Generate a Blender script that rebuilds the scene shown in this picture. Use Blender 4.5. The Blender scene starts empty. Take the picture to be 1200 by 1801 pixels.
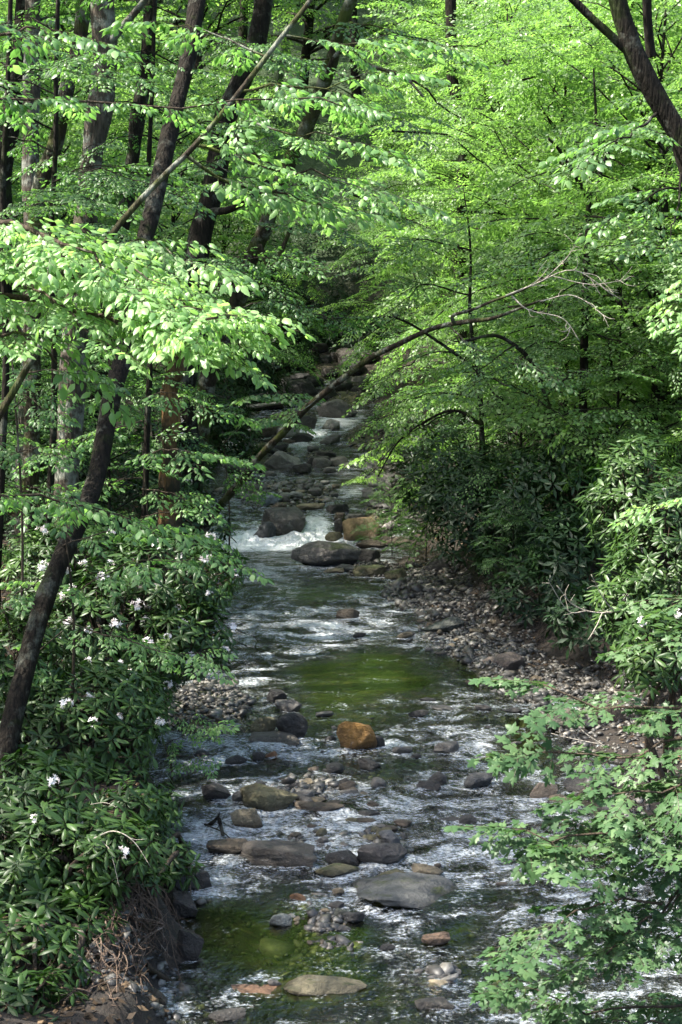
import bpy, math, random
import numpy as np
from mathutils import Vector
sc = bpy.context.scene
C = sc.collection
R_ = math.radians
# ------------------------------------------------------------------ camera, sky, sun, exposure
CAMH = 5.5; PITCH = R_(8.53); FPX = 3000.0
cd = bpy.data.cameras.new('camera'); cam = bpy.data.objects.new('camera', cd); C.objects.link(cam)
cam.location = (0, 0, CAMH); cam.rotation_euler = (R_(90) - PITCH, 0, 0)
cd.sensor_fit = 'HORIZONTAL'; cd.sensor_width = 36.0; cd.lens = 36.0 * FPX / 1200.0
cd.clip_start = 0.1; cd.clip_end = 2000
sc.camera = cam
SUN_EL, SUN_AZ = 56.0, -100.0          # azimuth clockwise from the view direction (+Y) towards +X
w = bpy.data.worlds.new("World"); sc.world = w; w.use_nodes = True
wn = w.node_tree; bg = wn.nodes['Background']
sky = wn.nodes.new('ShaderNodeTexSky'); sky.sky_type = 'NISHITA'; sky.sun_disc = False
sky.sun_elevation = R_(SUN_EL); sky.sun_rotation = R_(SUN_AZ); sky.air_density = 1.0; sky.dust_density = 3.0; sky.ozone_density = 0.6
wn.links.new(sky.outputs[0], bg.inputs[0]); bg.inputs[1].default_value = 0.15
sd = bpy.data.lights.new('sun', 'SUN'); sun = bpy.data.objects.new('sun', sd); C.objects.link(sun)
sd.energy = 5.0; sd.angle = R_(0.5); sd.color = (1.0, 0.95, 0.86)
sdir = Vector((math.sin(R_(SUN_AZ)) * math.cos(R_(SUN_EL)), math.cos(R_(SUN_AZ)) * math.cos(R_(SUN_EL)), math.sin(R_(SUN_EL))))
sun.rotation_euler = sdir.to_track_quat('Z', 'Y').to_euler(); sun.location = (20, 10, 40)
sc.view_settings.view_transform = 'Standard'; sc.view_settings.look = 'None'
sc.view_settings.exposure = 2.05; sc.view_settings.gamma = 1.0; sc.view_settings.use_curve_mapping = False
sc.render.engine = 'CYCLES'
cy = sc.cycles
cy.max_bounces = 7; cy.diffuse_bounces = 3; cy.glossy_bounces = 3; cy.transmission_bounces = 5; cy.transparent_max_bounces = 8
cy.caustics_reflective = False; cy.caustics_refractive = False; cy.sample_clamp_indirect = 6.0
cy.use_denoising = True

rng = np.random.default_rng(7)
cp, sp = math.cos(PITCH), math.sin(PITCH)
def ray(px, py):
    x = (px - 600) / FPX; y = -(py - 900.5) / FPX
    return np.array([x, cp + y * sp, -sp + y * cp])
def P(px, py, Y):
    """point seen at photo pixel (px,py) at ground distance Y"""
    d = ray(px, py); t = Y / d[1]
    return np.array([t * d[0], Y, CAMH + t * d[2]])
def wz(Y):
    """water level along the stream: a pool, a small cascade, then a rising run of rocks"""
    return np.interp(Y, [0, 32.3, 33.3, 44, 46, 58, 72, 90, 200], [0, 0, .30, .60, .80, 1.25, 2.9, 6.0, 30.0])
def G(px, py):
    d = ray(px, py); lo, hi = 5.0, 110.0
    f = lambda Y: CAMH + Y / d[1] * d[2] - wz(Y)
    if f(hi) > 0: return np.array([d[0] / d[1] * hi, hi, wz(hi)])
    for _ in range(50):
        m = (lo + hi) / 2
        if f(m) > 0: lo = m
        else: hi = m
    t = lo / d[1]
    return np.array([t * d[0], lo, float(wz(lo))])
def project(X, Y, Z):
    z = Z - CAMH; f = Y * cp - z * sp; u = Y * sp + z * cp
    return 600 + FPX * X / f, 900.5 - FPX * u / f

# ------------------------------------------------------------------ noise
def _h(ix, iy, iz, s):
    n = (ix * 374761393 + iy * 668265263 + iz * 2147483647 % 4294967291 + iz * 1274126177 + s * 974711) & 0xffffffff
    n = ((n ^ (n >> 13)) * 1274126177) & 0xffffffff
    n = (n ^ (n >> 16)) & 0xffffffff
    return n / 4294967295.0 * 2 - 1
def noise3(p, s=0):
    p = np.asarray(p, float); i = np.floor(p).astype(np.int64); f = p - i; f = f * f * (3 - 2 * f)
    r = 0
    for a in (0, 1):
        wx = f[..., 0] if a else 1 - f[..., 0]
        for b in (0, 1):
            wy = f[..., 1] if b else 1 - f[..., 1]
            for c in (0, 1):
                wc = f[..., 2] if c else 1 - f[..., 2]
                r = r + wx * wy * wc * _h(i[..., 0] + a, i[..., 1] + b, i[..., 2] + c, s)
    return r
def fbm(p, o=4, s=0):
    p = np.asarray(p, float); r = 0; a = 1.0
    for k in range(o):
        r = r + a * noise3(p * 2 ** k, s + k); a *= .5
    return r / 1.9
def sstep(a, b, x):
    t = np.clip((x - a) / (b - a), 0, 1); return t * t * (3 - 2 * t)

# ------------------------------------------------------------------ object helpers
def link(o, parent=None):
    C.objects.link(o)
    if parent is not None: o.parent = parent
    return o
def tag(o, label=None, cat=None, group=None, kind=None):
    if label: o['label'] = label
    if cat: o['category'] = cat
    if group: o['group'] = group
    if kind: o['kind'] = kind
    return o
def empty(name, loc=(0, 0, 0), label=None, cat=None, group=None):
    o = bpy.data.objects.new(name, None); o.empty_display_size = .2; o.location = loc; link(o)
    return tag(o, label, cat, group)
def mesh_np(name, V, loops, starts, totals=None, mat=None, smooth=True, attrs=None):
    me = bpy.data.meshes.new(name)
    V = np.ascontiguousarray(V, np.float32); loops = np.ascontiguousarray(loops, np.int32).ravel(); starts = np.ascontiguousarray(starts, np.int32)
    me.vertices.add(len(V)); me.vertices.foreach_set('co', V.ravel())
    me.loops.add(len(loops)); me.loops.foreach_set('vertex_index', loops)
    me.polygons.add(len(starts)); me.polygons.foreach_set('loop_start', starts)
    me.update(calc_edges=True)
    if smooth: me.polygons.foreach_set('use_smooth', np.ones(len(starts), bool))
    for k, v in (attrs or {}).items():
        a = me.attributes.new(k, 'FLOAT', 'POINT'); a.data.foreach_set('value', np.ascontiguousarray(v, np.float32))
    if mat: me.materials.append(mat)
    me.validate() if False else None
    return me
def grid_mesh(name, Xs, Ys, Z, mat, attrs=None):
    ny, nx = Z.shape
    V = np.stack([Xs, Ys, Z], -1).reshape(-1, 3)
    i = np.arange(ny - 1)[:, None] * nx + np.arange(nx - 1)[None]
    q = np.stack([i, i + 1, i + nx + 1, i + nx], -1).reshape(-1, 4)
    return mesh_np(name, V, q, np.arange(len(q)) * 4, mat=mat, attrs=attrs)

class Tubes:
    """collects tapered, slightly knobbly tubes and builds them as one mesh"""
    def __init__(s): s.V = []; s.L = []; s.S = []; s.n = 0; s.nl = 0; s.A = []
    def add(s, pts, rad, sides=6, rough=0.0, seed=0):
        pts = np.asarray(pts, float); n = len(pts); rad = np.broadcast_to(np.asarray(rad, float), (n,))
        t = np.gradient(pts, axis=0); t /= np.linalg.norm(t, axis=1)[:, None] + 1e-9
        ref = np.array([0, 0, 1.0]) if abs(t[0][2]) < .8 else np.array([0, 1.0, 0])
        u = np.cross(t, ref); u /= np.linalg.norm(u, axis=1)[:, None] + 1e-9
        v = np.cross(t, u)
        a = np.arange(sides) / sides * 2 * math.pi
        ring = np.cos(a)[None, :, None] * u[:, None] + np.sin(a)[None, :, None] * v[:, None]
        r = np.repeat(rad[:, None], sides, 1)
        if rough:
            q = pts[:, None] + ring * rad[:, None, None]
            r = r * (1 + rough * fbm(q * np.array([7, 7, 2.2]) , 3, seed) + rough * .8 * noise3(q * 2.2, seed + 5))
        V = pts[:, None] + ring * r[..., None]
        V = V.reshape(-1, 3)
        i = np.arange(n - 1)[:, None] * sides + np.arange(sides)[None]
        j = np.arange(n - 1)[:, None] * sides + (np.arange(sides)[None] + 1) % sides
        q = np.stack([i, j, j + sides, i + sides], -1).reshape(-1, 4) + s.n
        s.V.append(V); s.L.append(q.ravel()); s.S.append(s.nl + np.arange(len(q)) * 4)
        s.n += len(V); s.nl += q.size
        # end cap
        cap = np.arange(sides)[::1] + s.n - sides
        s.L.append(cap); s.S.append(np.array([s.nl])); s.nl += sides
    def add_segs(s, A, B, r0, r1):
        """many straight 3-sided twigs at once"""
        A = np.asarray(A); B = np.asarray(B); n = len(A)
        if n == 0: return
        t = B - A; t /= np.linalg.norm(t, axis=1)[:, None] + 1e-9
        u = np.cross(t, [0.31, 0.2, 0.93]); u /= np.linalg.norm(u, axis=1)[:, None] + 1e-9
        v = np.cross(t, u); a = np.arange(3) / 3 * 2 * math.pi
        ring = np.cos(a)[None, :, None] * u[:, None] + np.sin(a)[None, :, None] * v[:, None]
        r0 = np.broadcast_to(r0, (n,)); r1 = np.broadcast_to(r1, (n,))
        V = np.concatenate([A[:, None] + ring * r0[:, None, None], B[:, None] + ring * r1[:, None, None]], 1).reshape(-1, 3)
        f = np.array([[0, 1, 4, 3], [1, 2, 5, 4], [2, 0, 3, 5]])
        q = (f[None] + np.arange(n)[:, None, None] * 6).reshape(-1, 4) + s.n
        s.V.append(V); s.L.append(q.ravel()); s.S.append(s.nl + np.arange(len(q)) * 4)
        s.n += len(V); s.nl += q.size
    def build(s, name, mat, parent=None, origin=(0, 0, 0), label=None):
        me = mesh_np(name, np.concatenate(s.V) - np.asarray(origin), np.concatenate(s.L), np.concatenate(s.S), mat=mat)
        o = link(bpy.data.objects.new(name, me), parent)
        if label: o['label'] = label
        return o

def smooth_path(pts, n=24):
    """Catmull-Rom through the given points"""
    p = np.asarray(pts, float); m = len(p)
    if m < 3: return p[0] + (p[-1] - p[0]) * np.linspace(0, 1, n)[:, None]
    q = np.vstack([2 * p[0] - p[1], p, 2 * p[-1] - p[-2]])
    out = []
    for t in np.linspace(0, m - 1 - 1e-6, n):
        i = int(t); f = t - i; a, b, c, d = q[i], q[i + 1], q[i + 2], q[i + 3]
        out.append(.5 * ((2 * b) + (-a + c) * f + (2 * a - 5 * b + 4 * c - d) * f * f + (-a + 3 * b - 3 * c + d) * f ** 3))
    return np.array(out)

# ------------------------------------------------------------------ materials
def nt(name):
    m = bpy.data.materials.new(name); m.use_nodes = True; t = m.node_tree; t.nodes.clear()
    return m, t, lambda k, **kw: _mk(t, k, kw)
def _mk(t, k, kw):
    n = t.nodes.new('ShaderNode' + k)
    for a, b in kw.items():
        if a.startswith('i_'):
            key = a[2:].replace('_', ' '); key = int(key) if key.isdigit() else key
            n.inputs[key].default_value = b
        else: setattr(n, a, b)
    return n
def ramp(t, fac, stops):
    r = t.nodes.new('ShaderNodeValToRGB'); e = r.color_ramp.elements
    e[0].position, e[0].color = stops[0][0], (*stops[0][1], 1); e[1].position, e[1].color = stops[1][0], (*stops[1][1], 1)
    for p, c in stops[2:]:
        x = e.new(p); x.color = (*c, 1)
    t.links.new(fac, r.inputs[0]); return r
def leaf_mat(name, dark, mid, light, trans, tmix=.42, rough=.42, spec=.45, yel=None):
    m, t, N = nt(name); L = t.links.new
    at = N('Attribute', attribute_name='tone')
    r = ramp(t, at.outputs['Fac'], [(0, dark), (1, light), (.5, mid)] + ([(.985, light), (1.0, yel)] if yel else []))
    if yel:
        pass
    geo = N('NewGeometry')
    pr = N('BsdfPrincipled', i_Roughness=rough); pr.inputs['Specular IOR Level'].default_value = spec
    L(r.outputs[0], pr.inputs['Base Color'])
    tr = N('BsdfTranslucent')
    mx = N('MixRGB', blend_type='MULTIPLY'); mx.inputs[0].default_value = 1; mx.inputs[2].default_value = (*trans, 1)
    L(r.outputs[0], mx.inputs[1]); L(mx.outputs[0], tr.inputs[0])
    ms = N('MixShader'); ms.inputs[0].default_value = tmix
    L(pr.outputs[0], ms.inputs[1]); L(tr.outputs[0], ms.inputs[2])
    o = N('OutputMaterial'); L(ms.outputs[0], o.inputs[0]); return m
def bark_mat(name, c1, c2, lichen, moss, mossamt=.5, lichamt=.5, vscale=1.0):
    m, t, N = nt(name); L = t.links.new
    tc = N('TexCoord'); mp = N('Mapping'); mp.inputs['Scale'].default_value = (1, 1, .22)
    L(tc.outputs['Object'], mp.inputs[0])
    n1 = N('TexNoise', i_Scale=26.0 * vscale, i_Detail=6.0, i_Roughness=.65); L(mp.outputs[0], n1.inputs['Vector'])
    vo = N('TexVoronoi', i_Scale=22.0 * vscale); vo.feature = 'DISTANCE_TO_EDGE'; L(mp.outputs[0], vo.inputs['Vector'])
    r = ramp(t, n1.outputs['Fac'], [(.3, c1), (.72, c2)])
    n2 = N('TexNoise', i_Scale=3.2, i_Detail=5.0, i_Roughness=.7); L(tc.outputs['Object'], n2.inputs['Vector'])
    lr = N('MapRange'); lr.inputs[1].default_value = .62 - .14 * lichamt; lr.inputs[2].default_value = .70 - .1 * lichamt; L(n2.outputs['Fac'], lr.inputs[0])
    m1 = N('MixRGB'); m1.inputs[2].default_value = (*lichen, 1); L(r.outputs[0], m1.inputs[1])
    lm = N('Math', operation='MULTIPLY'); lm.inputs[1].default_value = .75; L(lr.outputs[0], lm.inputs[0]); L(lm.outputs[0], m1.inputs[0])
    n3 = N('TexNoise', i_Scale=1.7, i_Detail=4.0, i_Roughness=.7); mp3 = N('Mapping'); mp3.inputs['Location'].default_value = (13, 5, 2)
    L(tc.outputs['Object'], mp3.inputs[0]); L(mp3.outputs[0], n3.inputs['Vector'])
    mr = N('MapRange'); mr.inputs[1].default_value = .68 - .28 * mossamt; mr.inputs[2].default_value = .78 - .2 * mossamt; L(n3.outputs['Fac'], mr.inputs[0])
    m2 = N('MixRGB'); m2.inputs[2].default_value = (*moss, 1); L(m1.outputs[0], m2.inputs[1]); L(mr.outputs[0], m2.inputs[0])
    pr = N('BsdfPrincipled', i_Roughness=.9); L(m2.outputs[0], pr.inputs['Base Color']); pr.inputs['Specular IOR Level'].default_value = .1
    ad = N('Math', operation='ADD'); L(n1.outputs['Fac'], ad.inputs[0]); L(vo.outputs['Distance'], ad.inputs[1])
    b = N('Bump', i_Strength=.9, i_Distance=.03); L(ad.outputs[0], b.inputs['Height']); L(b.outputs[0], pr.inputs['Normal'])
    o = N('OutputMaterial'); L(pr.outputs[0], o.inputs[0]); return m

# leaf colour ramps: tone attribute 0..1
M = {}
M['leaf_fresh'] = leaf_mat('leaf_fresh', (.046, .110, .032), (.098, .200, .060), (.215, .34, .13), (1.8, 1.95, 1.1), .50)
M['leaf_mid'] = leaf_mat('leaf_mid', (.040, .092, .029), (.077, .155, .045), (.128, .225, .068), (1.7, 1.95, 1.05), .46)
M['leaf_maple'] = leaf_mat('leaf_maple', (.022, .052, .020), (.046, .092, .036), (.092, .150, .062), (1.5, 1.75, .9), .34, spec=.22)
M['leaf_back'] = leaf_mat('leaf_back', (.057, .115, .033), (.110, .200, .055), (.182, .285, .088), (1.75, 1.92, 1.12), .50)
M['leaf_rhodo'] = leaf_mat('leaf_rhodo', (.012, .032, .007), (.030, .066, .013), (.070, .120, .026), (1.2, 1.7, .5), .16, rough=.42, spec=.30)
M['leaf_rhodo_shaded'] = leaf_mat('leaf_rhodo_shaded', (.006, .018, .006), (.014, .036, .011), (.034, .066, .020), (1.2, 1.7, .5), .14, rough=.45, spec=.25)  # same rhododendron leaf, its colour darkened to stand in for deep shade
M['petal'] = leaf_mat('petal', (.62, .50, .50), (.78, .72, .70), (.86, .84, .80), (1, 1, 1), .3, rough=.6, spec=.2)
M['bark_grey'] = bark_mat('bark_grey', (.020, .016, .012), (.095, .078, .062), (.20, .21, .18), (.05, .065, .018), .35, .9)
M['bark_dark'] = bark_mat('bark_dark', (.004, .0035, .003), (.022, .018, .013), (.075, .078, .062), (.02, .028, .008), .45, .6)
M['bark_moss'] = bark_mat('bark_moss', (.012, .010, .007), (.055, .043, .030), (.22, .23, .19), (.05, .062, .016), .75, .8)
M['bark_snag'] = bark_mat('bark_snag', (.05, .028, .014), (.26, .15, .07), (.07, .06, .045), (.03, .026, .018), 1.1, .8)
M['twig'] = bark_mat('twig', (.03, .023, .016), (.08, .062, .045), (.2, .2, .16), (.06, .08, .02), .2, .3)
M['twig_pale'] = bark_mat('twig_pale', (.20, .17, .13), (.42, .38, .32), (.5, .48, .42), (.2, .2, .12), .1, .3)
M['root'] = bark_mat('root', (.06, .04, .028), (.20, .145, .11), (.28, .25, .22), (.07, .07, .03), .1, .3)

def rock_material():
    m, t, N = nt('river_rock'); L = t.links.new
    oi = N('ObjectInfo'); tc = N('TexCoord'); geo = N('NewGeometry')
    off = N('VectorMath', operation='ADD'); sc_ = N('Math', operation='MULTIPLY'); sc_.inputs[1].default_value = 37.0
    L(oi.outputs['Random'], sc_.inputs[0]); L(tc.outputs['Object'], off.inputs[0]); L(sc_.outputs[0], off.inputs[1])
    n1 = N('TexNoise', i_Scale=2.2, i_Detail=8.0, i_Roughness=.68); L(off.outputs[0], n1.inputs['Vector'])
    n2 = N('TexNoise', i_Scale=9.0, i_Detail=6.0, i_Roughness=.7); L(geo.outputs['Position'], n2.inputs['Vector'])
    v = ramp(t, n1.outputs['Fac'], [(.28, (.42, .40, .38)), (.74, (1.45, 1.42, 1.36)), (.5, (.95, .95, .95))])
    c = N('MixRGB', blend_type='MULTIPLY'); c.inputs[0].default_value = 1; L(oi.outputs['Color'], c.inputs[1]); L(v.outputs[0], c.inputs[2])
    v2 = ramp(t, n2.outputs['Fac'], [(.3, (.62, .60, .58)), (.7, (1.3, 1.3, 1.3))])
    c2 = N('MixRGB', blend_type='MULTIPLY'); c2.inputs[0].default_value = .8; L(c.outputs[0], c2.inputs[1]); L(v2.outputs[0], c2.inputs[2])
    # pale lichen blotches
    n4 = N('TexNoise', i_Scale=4.0, i_Detail=7.0, i_Roughness=.75); L(off.outputs[0], n4.inputs['Vector'])
    l1 = N('MapRange'); l1.inputs[1].default_value = .60; l1.inputs[2].default_value = .68; l1.inputs[4].default_value = .45; L(n4.outputs['Fac'], l1.inputs[0])
    c3 = N('MixRGB'); c3.inputs[2].default_value = (.30, .30, .28, 1); L(l1.outputs[0], c3.inputs[0]); L(c2.outputs[0], c3.inputs[1])
    # moss on upward faces; the amount is the object's alpha
    sx = N('SeparateXYZ'); L(geo.outputs['Normal'], sx.inputs[0])
    n3 = N('TexNoise', i_Scale=3.0, i_Detail=5.0, i_Roughness=.7); L(off.outputs[0], n3.inputs['Vector'])
    a = N('Math', operation='MULTIPLY_ADD'); a.inputs[1].default_value = .35; L(sx.outputs[2], a.inputs[0]); L(n3.outputs['Fac'], a.inputs[2])
    b = N('Math', operation='ADD'); L(a.outputs[0], b.inputs[0]); L(oi.outputs['Alpha'], b.inputs[1])
    mr = N('MapRange'); mr.inputs[1].default_value = 1.02; mr.inputs[2].default_value = 1.14; L(b.outputs[0], mr.inputs[0])
    mc = ramp(t, n2.outputs['Fac'], [(.35, (.022, .028, .008)), (.7, (.060, .072, .014))])
    c4 = N('MixRGB'); L(mr.outputs[0], c4.inputs[0]); L(c3.outputs[0], c4.inputs[1]); L(mc.outputs[0], c4.inputs[2])
    # wet foot of the stone (waterline at local z = 0)
    so = N('SeparateXYZ'); L(tc.outputs['Object'], so.inputs[0])
    wa = N('Math', operation='MULTIPLY_ADD'); wa.inputs[1].default_value = .30; L(n1.outputs['Fac'], wa.inputs[0]); wa.inputs[2].default_value = -.12
    ws = N('Math', operation='SUBTRACT'); L(so.outputs[2], ws.inputs[0]); L(wa.outputs[0], ws.inputs[1])
    wr = N('MapRange'); wr.inputs[1].default_value = -.02; wr.inputs[2].default_value = .20; wr.inputs[3].default_value = 1; wr.inputs[4].default_value = 0; L(ws.outputs[0], wr.inputs[0])
    c5 = N('MixRGB', blend_type='MULTIPLY'); c5.inputs[2].default_value = (.33, .30, .27, 1); L(wr.outputs[0], c5.inputs[0]); L(c4.outputs[0], c5.inputs[1])
    pr = N('BsdfPrincipled'); L(c5.outputs[0], pr.inputs['Base Color'])
    rr = N('MapRange'); rr.inputs[3].default_value = .62; rr.inputs[4].default_value = .22; L(wr.outputs[0], rr.inputs[0]); L(rr.outputs[0], pr.inputs['Roughness'])
    n5 = N('TexNoise', i_Scale=18.0, i_Detail=8.0, i_Roughness=.72); L(geo.outputs['Position'], n5.inputs['Vector'])
    ad = N('Math', operation='MULTIPLY_ADD'); ad.inputs[1].default_value = 1.6; L(n2.outputs['Fac'], ad.inputs[0]); L(n5.outputs['Fac'], ad.inputs[2])
    bp = N('Bump', i_Strength=1.0, i_Distance=.05); L(ad.outputs[0], bp.inputs['Height']); L(bp.outputs[0], pr.inputs['Normal'])
    o = N('OutputMaterial'); L(pr.outputs[0], o.inputs[0]); return m
M['rock'] = rock_material()

def ground_material():
    m, t, N = nt('forest_and_bed_ground'); L = t.links.new
    geo = N('NewGeometry'); at = N('Attribute', attribute_name='bed'); gr = N('Attribute', attribute_name='green')
    n1 = N('TexNoise', i_Scale=1.3, i_Detail=8.0, i_Roughness=.7); L(geo.outputs['Position'], n1.inputs['Vector'])
    n2 = N('TexNoise', i_Scale=14.0, i_Detail=6.0, i_Roughness=.7); L(geo.outputs['Position'], n2.inputs['Vector'])
    soil = ramp(t, n2.outputs['Fac'], [(.3, (.012, .009, .006)), (.72, (.075, .050, .032)), (.5, (.030, .021, .013))])
    vo = N('TexVoronoi', i_Scale=9.0, i_Randomness=1.0); L(geo.outputs['Position'], vo.inputs['Vector'])
    vo2 = N('TexVoronoi', i_Scale=9.0); vo2.feature = 'DISTANCE_TO_EDGE'; L(geo.outputs['Position'], vo2.inputs['Vector'])
    sv = N('SeparateXYZ'); L(vo.outputs['Color'], sv.inputs[0])
    bed = ramp(t, sv.outputs[0], [(0, (.045, .045, .018)), (1, (.20, .145, .06)), (.4, (.075, .085, .022)), (.75, (.12, .10, .04))])
    ed = ramp(t, vo2.outputs['Distance'], [(0, (.25, .25, .25)), (.12, (1, 1, 1))])
    bm = N('MixRGB', blend_type='MULTIPLY'); bm.inputs[0].default_value = .7; L(bed.outputs[0], bm.inputs[1]); L(ed.outputs[0], bm.inputs[2])
    alg = N('MixRGB'); alg.inputs[2].default_value = (.056, .066, .031, 1); ma = N('MapRange'); ma.inputs[1].default_value = .36; ma.inputs[2].default_value = .60; ma.inputs[4].default_value = .6
    L(n1.outputs['Fac'], ma.inputs[0]); L(ma.outputs[0], alg.inputs[0]); L(bm.outputs[0], alg.inputs[1])
    fl = N('MixRGB'); L(at.outputs['Fac'], fl.inputs[0]); L(soil.outputs[0], fl.inputs[1]); L(alg.outputs[0], fl.inputs[2])
    g2 = N('MixRGB'); L(gr.outputs['Fac'], g2.inputs[0]); L(fl.outputs[0], g2.inputs[1])
    gc = ramp(t, n2.outputs['Fac'], [(.3, (.010, .022, .006)), (.7, (.045, .10, .02))]); L(gc.outputs[0], g2.inputs[2])
    pr = N('BsdfPrincipled', i_Roughness=.85); L(g2.outputs[0], pr.inputs['Base Color'])
    n6 = N('TexNoise', i_Scale=42.0, i_Detail=5.0, i_Roughness=.75); L(geo.outputs['Position'], n6.inputs['Vector']); hh = N('Math', operation='MULTIPLY_ADD'); hh.inputs[1].default_value = .6; L(n6.outputs['Fac'], hh.inputs[0]); L(n2.outputs['Fac'], hh.inputs[2])
    b = N('Bump', i_Strength=1.0, i_Distance=.12); L(hh.outputs[0], b.inputs['Height']); L(b.outputs[0], pr.inputs['Normal'])
    o = N('OutputMaterial'); L(pr.outputs[0], o.inputs[0]); return m
M['ground'] = ground_material()

def water_material():
    m, t, N = nt('stream_water'); L = t.links.new
    geo = N('NewGeometry'); rf = N('Attribute', attribute_name='riffle'); fo = N('Attribute', attribute_name='foam')
    mp = N('Mapping'); mp.inputs['Scale'].default_value = (1, .75, 1); L(geo.outputs['Position'], mp.inputs[0])
    n1 = N('TexNoise', i_Scale=8.0, i_Detail=3.0, i_Roughness=.6, i_Distortion=.1); L(mp.outputs[0], n1.inputs['Vector'])
    n2 = N('TexNoise', i_Scale=27.0, i_Detail=3.0, i_Roughness=.6, i_Distortion=.1); L(mp.outputs[0], n2.inputs['Vector'])
    b0 = N('Math', operation='MULTIPLY_ADD'); b0.inputs[1].default_value = .50; L(n2.outputs['Fac'], b0.inputs[0]); L(n1.outputs['Fac'], b0.inputs[2])
    st = N('MapRange'); st.inputs[3].default_value = .035; st.inputs[4].default_value = 1.0; L(rf.outputs['Fac'], st.inputs[0])
    bp = N('Bump', i_Distance=.20); L(b0.outputs[0], bp.inputs['Height']); L(st.outputs[0], bp.inputs['Strength'])
    gl = N('BsdfGlossy', i_Roughness=.045); gl.inputs['Color'].default_value = (1, 1, 1, 1); L(bp.outputs[0], gl.inputs['Normal'])
    tr = N('BsdfTransparent'); tr.inputs[0].default_value = (.50, .56, .33, 1)
    fr = N('Fresnel', i_IOR=1.45); L(bp.outputs[0], fr.inputs['Normal'])
    ms = N('MixShader'); L(fr.outputs[0], ms.inputs[0]); L(tr.outputs[0], ms.inputs[1]); L(gl.outputs[0], ms.inputs[2])
    # aerated riffles, their pale streaks painted for silvery sky glints; solid froth where it falls
    wv = N('TexNoise', i_Scale=1.6, i_Detail=2.0); L(geo.outputs['Position'], wv.inputs['Vector'])
    wr = N('VectorMath', operation='MULTIPLY_ADD'); wr.inputs[1].default_value = (.22, .22, 0); L(wv.outputs['Color'], wr.inputs[0]); L(geo.outputs['Position'], wr.inputs[2])
    mp3 = N('Mapping'); mp3.inputs['Scale'].default_value = (.8, 1.15, 1); L(wr.outputs[0], mp3.inputs[0])
    n3 = N('TexNoise', i_Scale=30.0, i_Detail=6.0, i_Roughness=.66, i_Distortion=.0); L(mp3.outputs[0], n3.inputs['Vector'])
    n4 = N('TexNoise', i_Scale=2.6, i_Detail=4.0, i_Roughness=.65, i_Distortion=.8); L(mp3.outputs[0], n4.inputs['Vector'])
    a0 = N('Math', operation='MULTIPLY_ADD'); a0.inputs[1].default_value = 1.15; L(n4.outputs['Fac'], a0.inputs[0]); L(n3.outputs['Fac'], a0.inputs[2])
    a1 = N('Math', operation='MULTIPLY_ADD'); a1.inputs[1].default_value = .262; L(rf.outputs['Fac'], a1.inputs[0]); L(a0.outputs[0], a1.inputs[2])
    s = N('Math', operation='MULTIPLY_ADD'); s.inputs[1].default_value = .30; L(fo.outputs['Fac'], s.inputs[0]); L(a1.outputs[0], s.inputs[2])
    fm = N('MapRange'); fm.inputs[1].default_value = 1.28; fm.inputs[2].default_value = 1.62; fm.inputs[4].default_value = .85; L(s.outputs[0], fm.inputs[0])
    df = N('BsdfPrincipled', i_Roughness=.22); df.inputs['Base Color'].default_value = (.52, .57, .59, 1); df.inputs['Specular IOR Level'].default_value = .8; L(bp.outputs[0], df.inputs['Normal'])
    fc = ramp(t, fo.outputs['Fac'], [(.0, (.56, .61, .63)), (1.0, (.92, .94, .95)), (.5, (.66, .70, .72))]); L(fc.outputs[0], df.inputs['Base Color'])
    m2 = N('MixShader'); L(fm.outputs[0], m2.inputs[0]); L(ms.outputs[0], m2.inputs[1]); L(df.outputs[0], m2.inputs[2])
    o = N('OutputMaterial'); L(m2.outputs[0], o.inputs[0]); return m
M['water'] = water_material()
# ------------------------------------------------------------------ the stream bed and banks
Lpx = [(325, 1900), (322, 1801), (318, 1700), (312, 1600), (288, 1500), (255, 1400), (250, 1300), (290, 1200), (350, 1130), (365, 1060), (350, 980), (340, 930), (345, 880), (360, 830), (380, 770), (420, 730), (450, 690)]
Rpx = [(1400, 1900), (1380, 1801), (1350, 1650), (1200, 1500), (1080, 1400), (1020, 1300), (950, 1225), (890, 1180), (800, 1140), (725, 1100), (700, 1060), (690, 1010), (695, 950), (715, 890), (720, 840), (700, 790), (670, 740), (650, 690)]
gl_ = np.array([G(*p)[:2] for p in Lpx]); gr_ = np.array([G(*p)[:2] for p in Rpx])
def edgeL(Y): return np.interp(Y, gl_[:, 1], gl_[:, 0])
def edgeR(Y): return np.interp(Y, gr_[:, 1], gr_[:, 0])
# gravel bars: pixel centre, half-width px, half-depth in metres, height
bars = []
for px, py, hw, hd, hh in [(385, 1240, 75, 1.6, .10), (760, 1035, 60, 2.0, .16), (840, 1110, 80, 2.2, .08), (900, 1185, 80, 1.2, .07), (500, 870, 110, 2.4, .12), (470, 800, 70, 3, .12),
                           (575, 1622, 55, .45, .06), (590, 1660, 70, .3, .03), (520, 1400, 110, .9, .03), (560, 1480, 120, .6, .03), (660, 1470, 70, .6, .04), (680, 900, 50, 2.0, .12), (700, 820, 50, 3, .12),
                           (780, 1712, 50, .35, .03), (560, 1375, 110, .6, .03), (1010, 1225, 90, .9, .12), (1120, 1400, 110, 1.0, .1), (550, 1580, 60, .3, .0), (515, 735, 60, 1.6, .16), (610, 700, 50, 2, .2), (565, 800, 40, 1.2, .12), (640, 770, 40, 2.5, .15), (1080, 1290, 90, 1.0, .1), (640, 1000, 60, .8, .05)]:
    g = G(px, py); bars.append((g[0], g[1], hw * g[1] / FPX, hd, hh))
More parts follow.
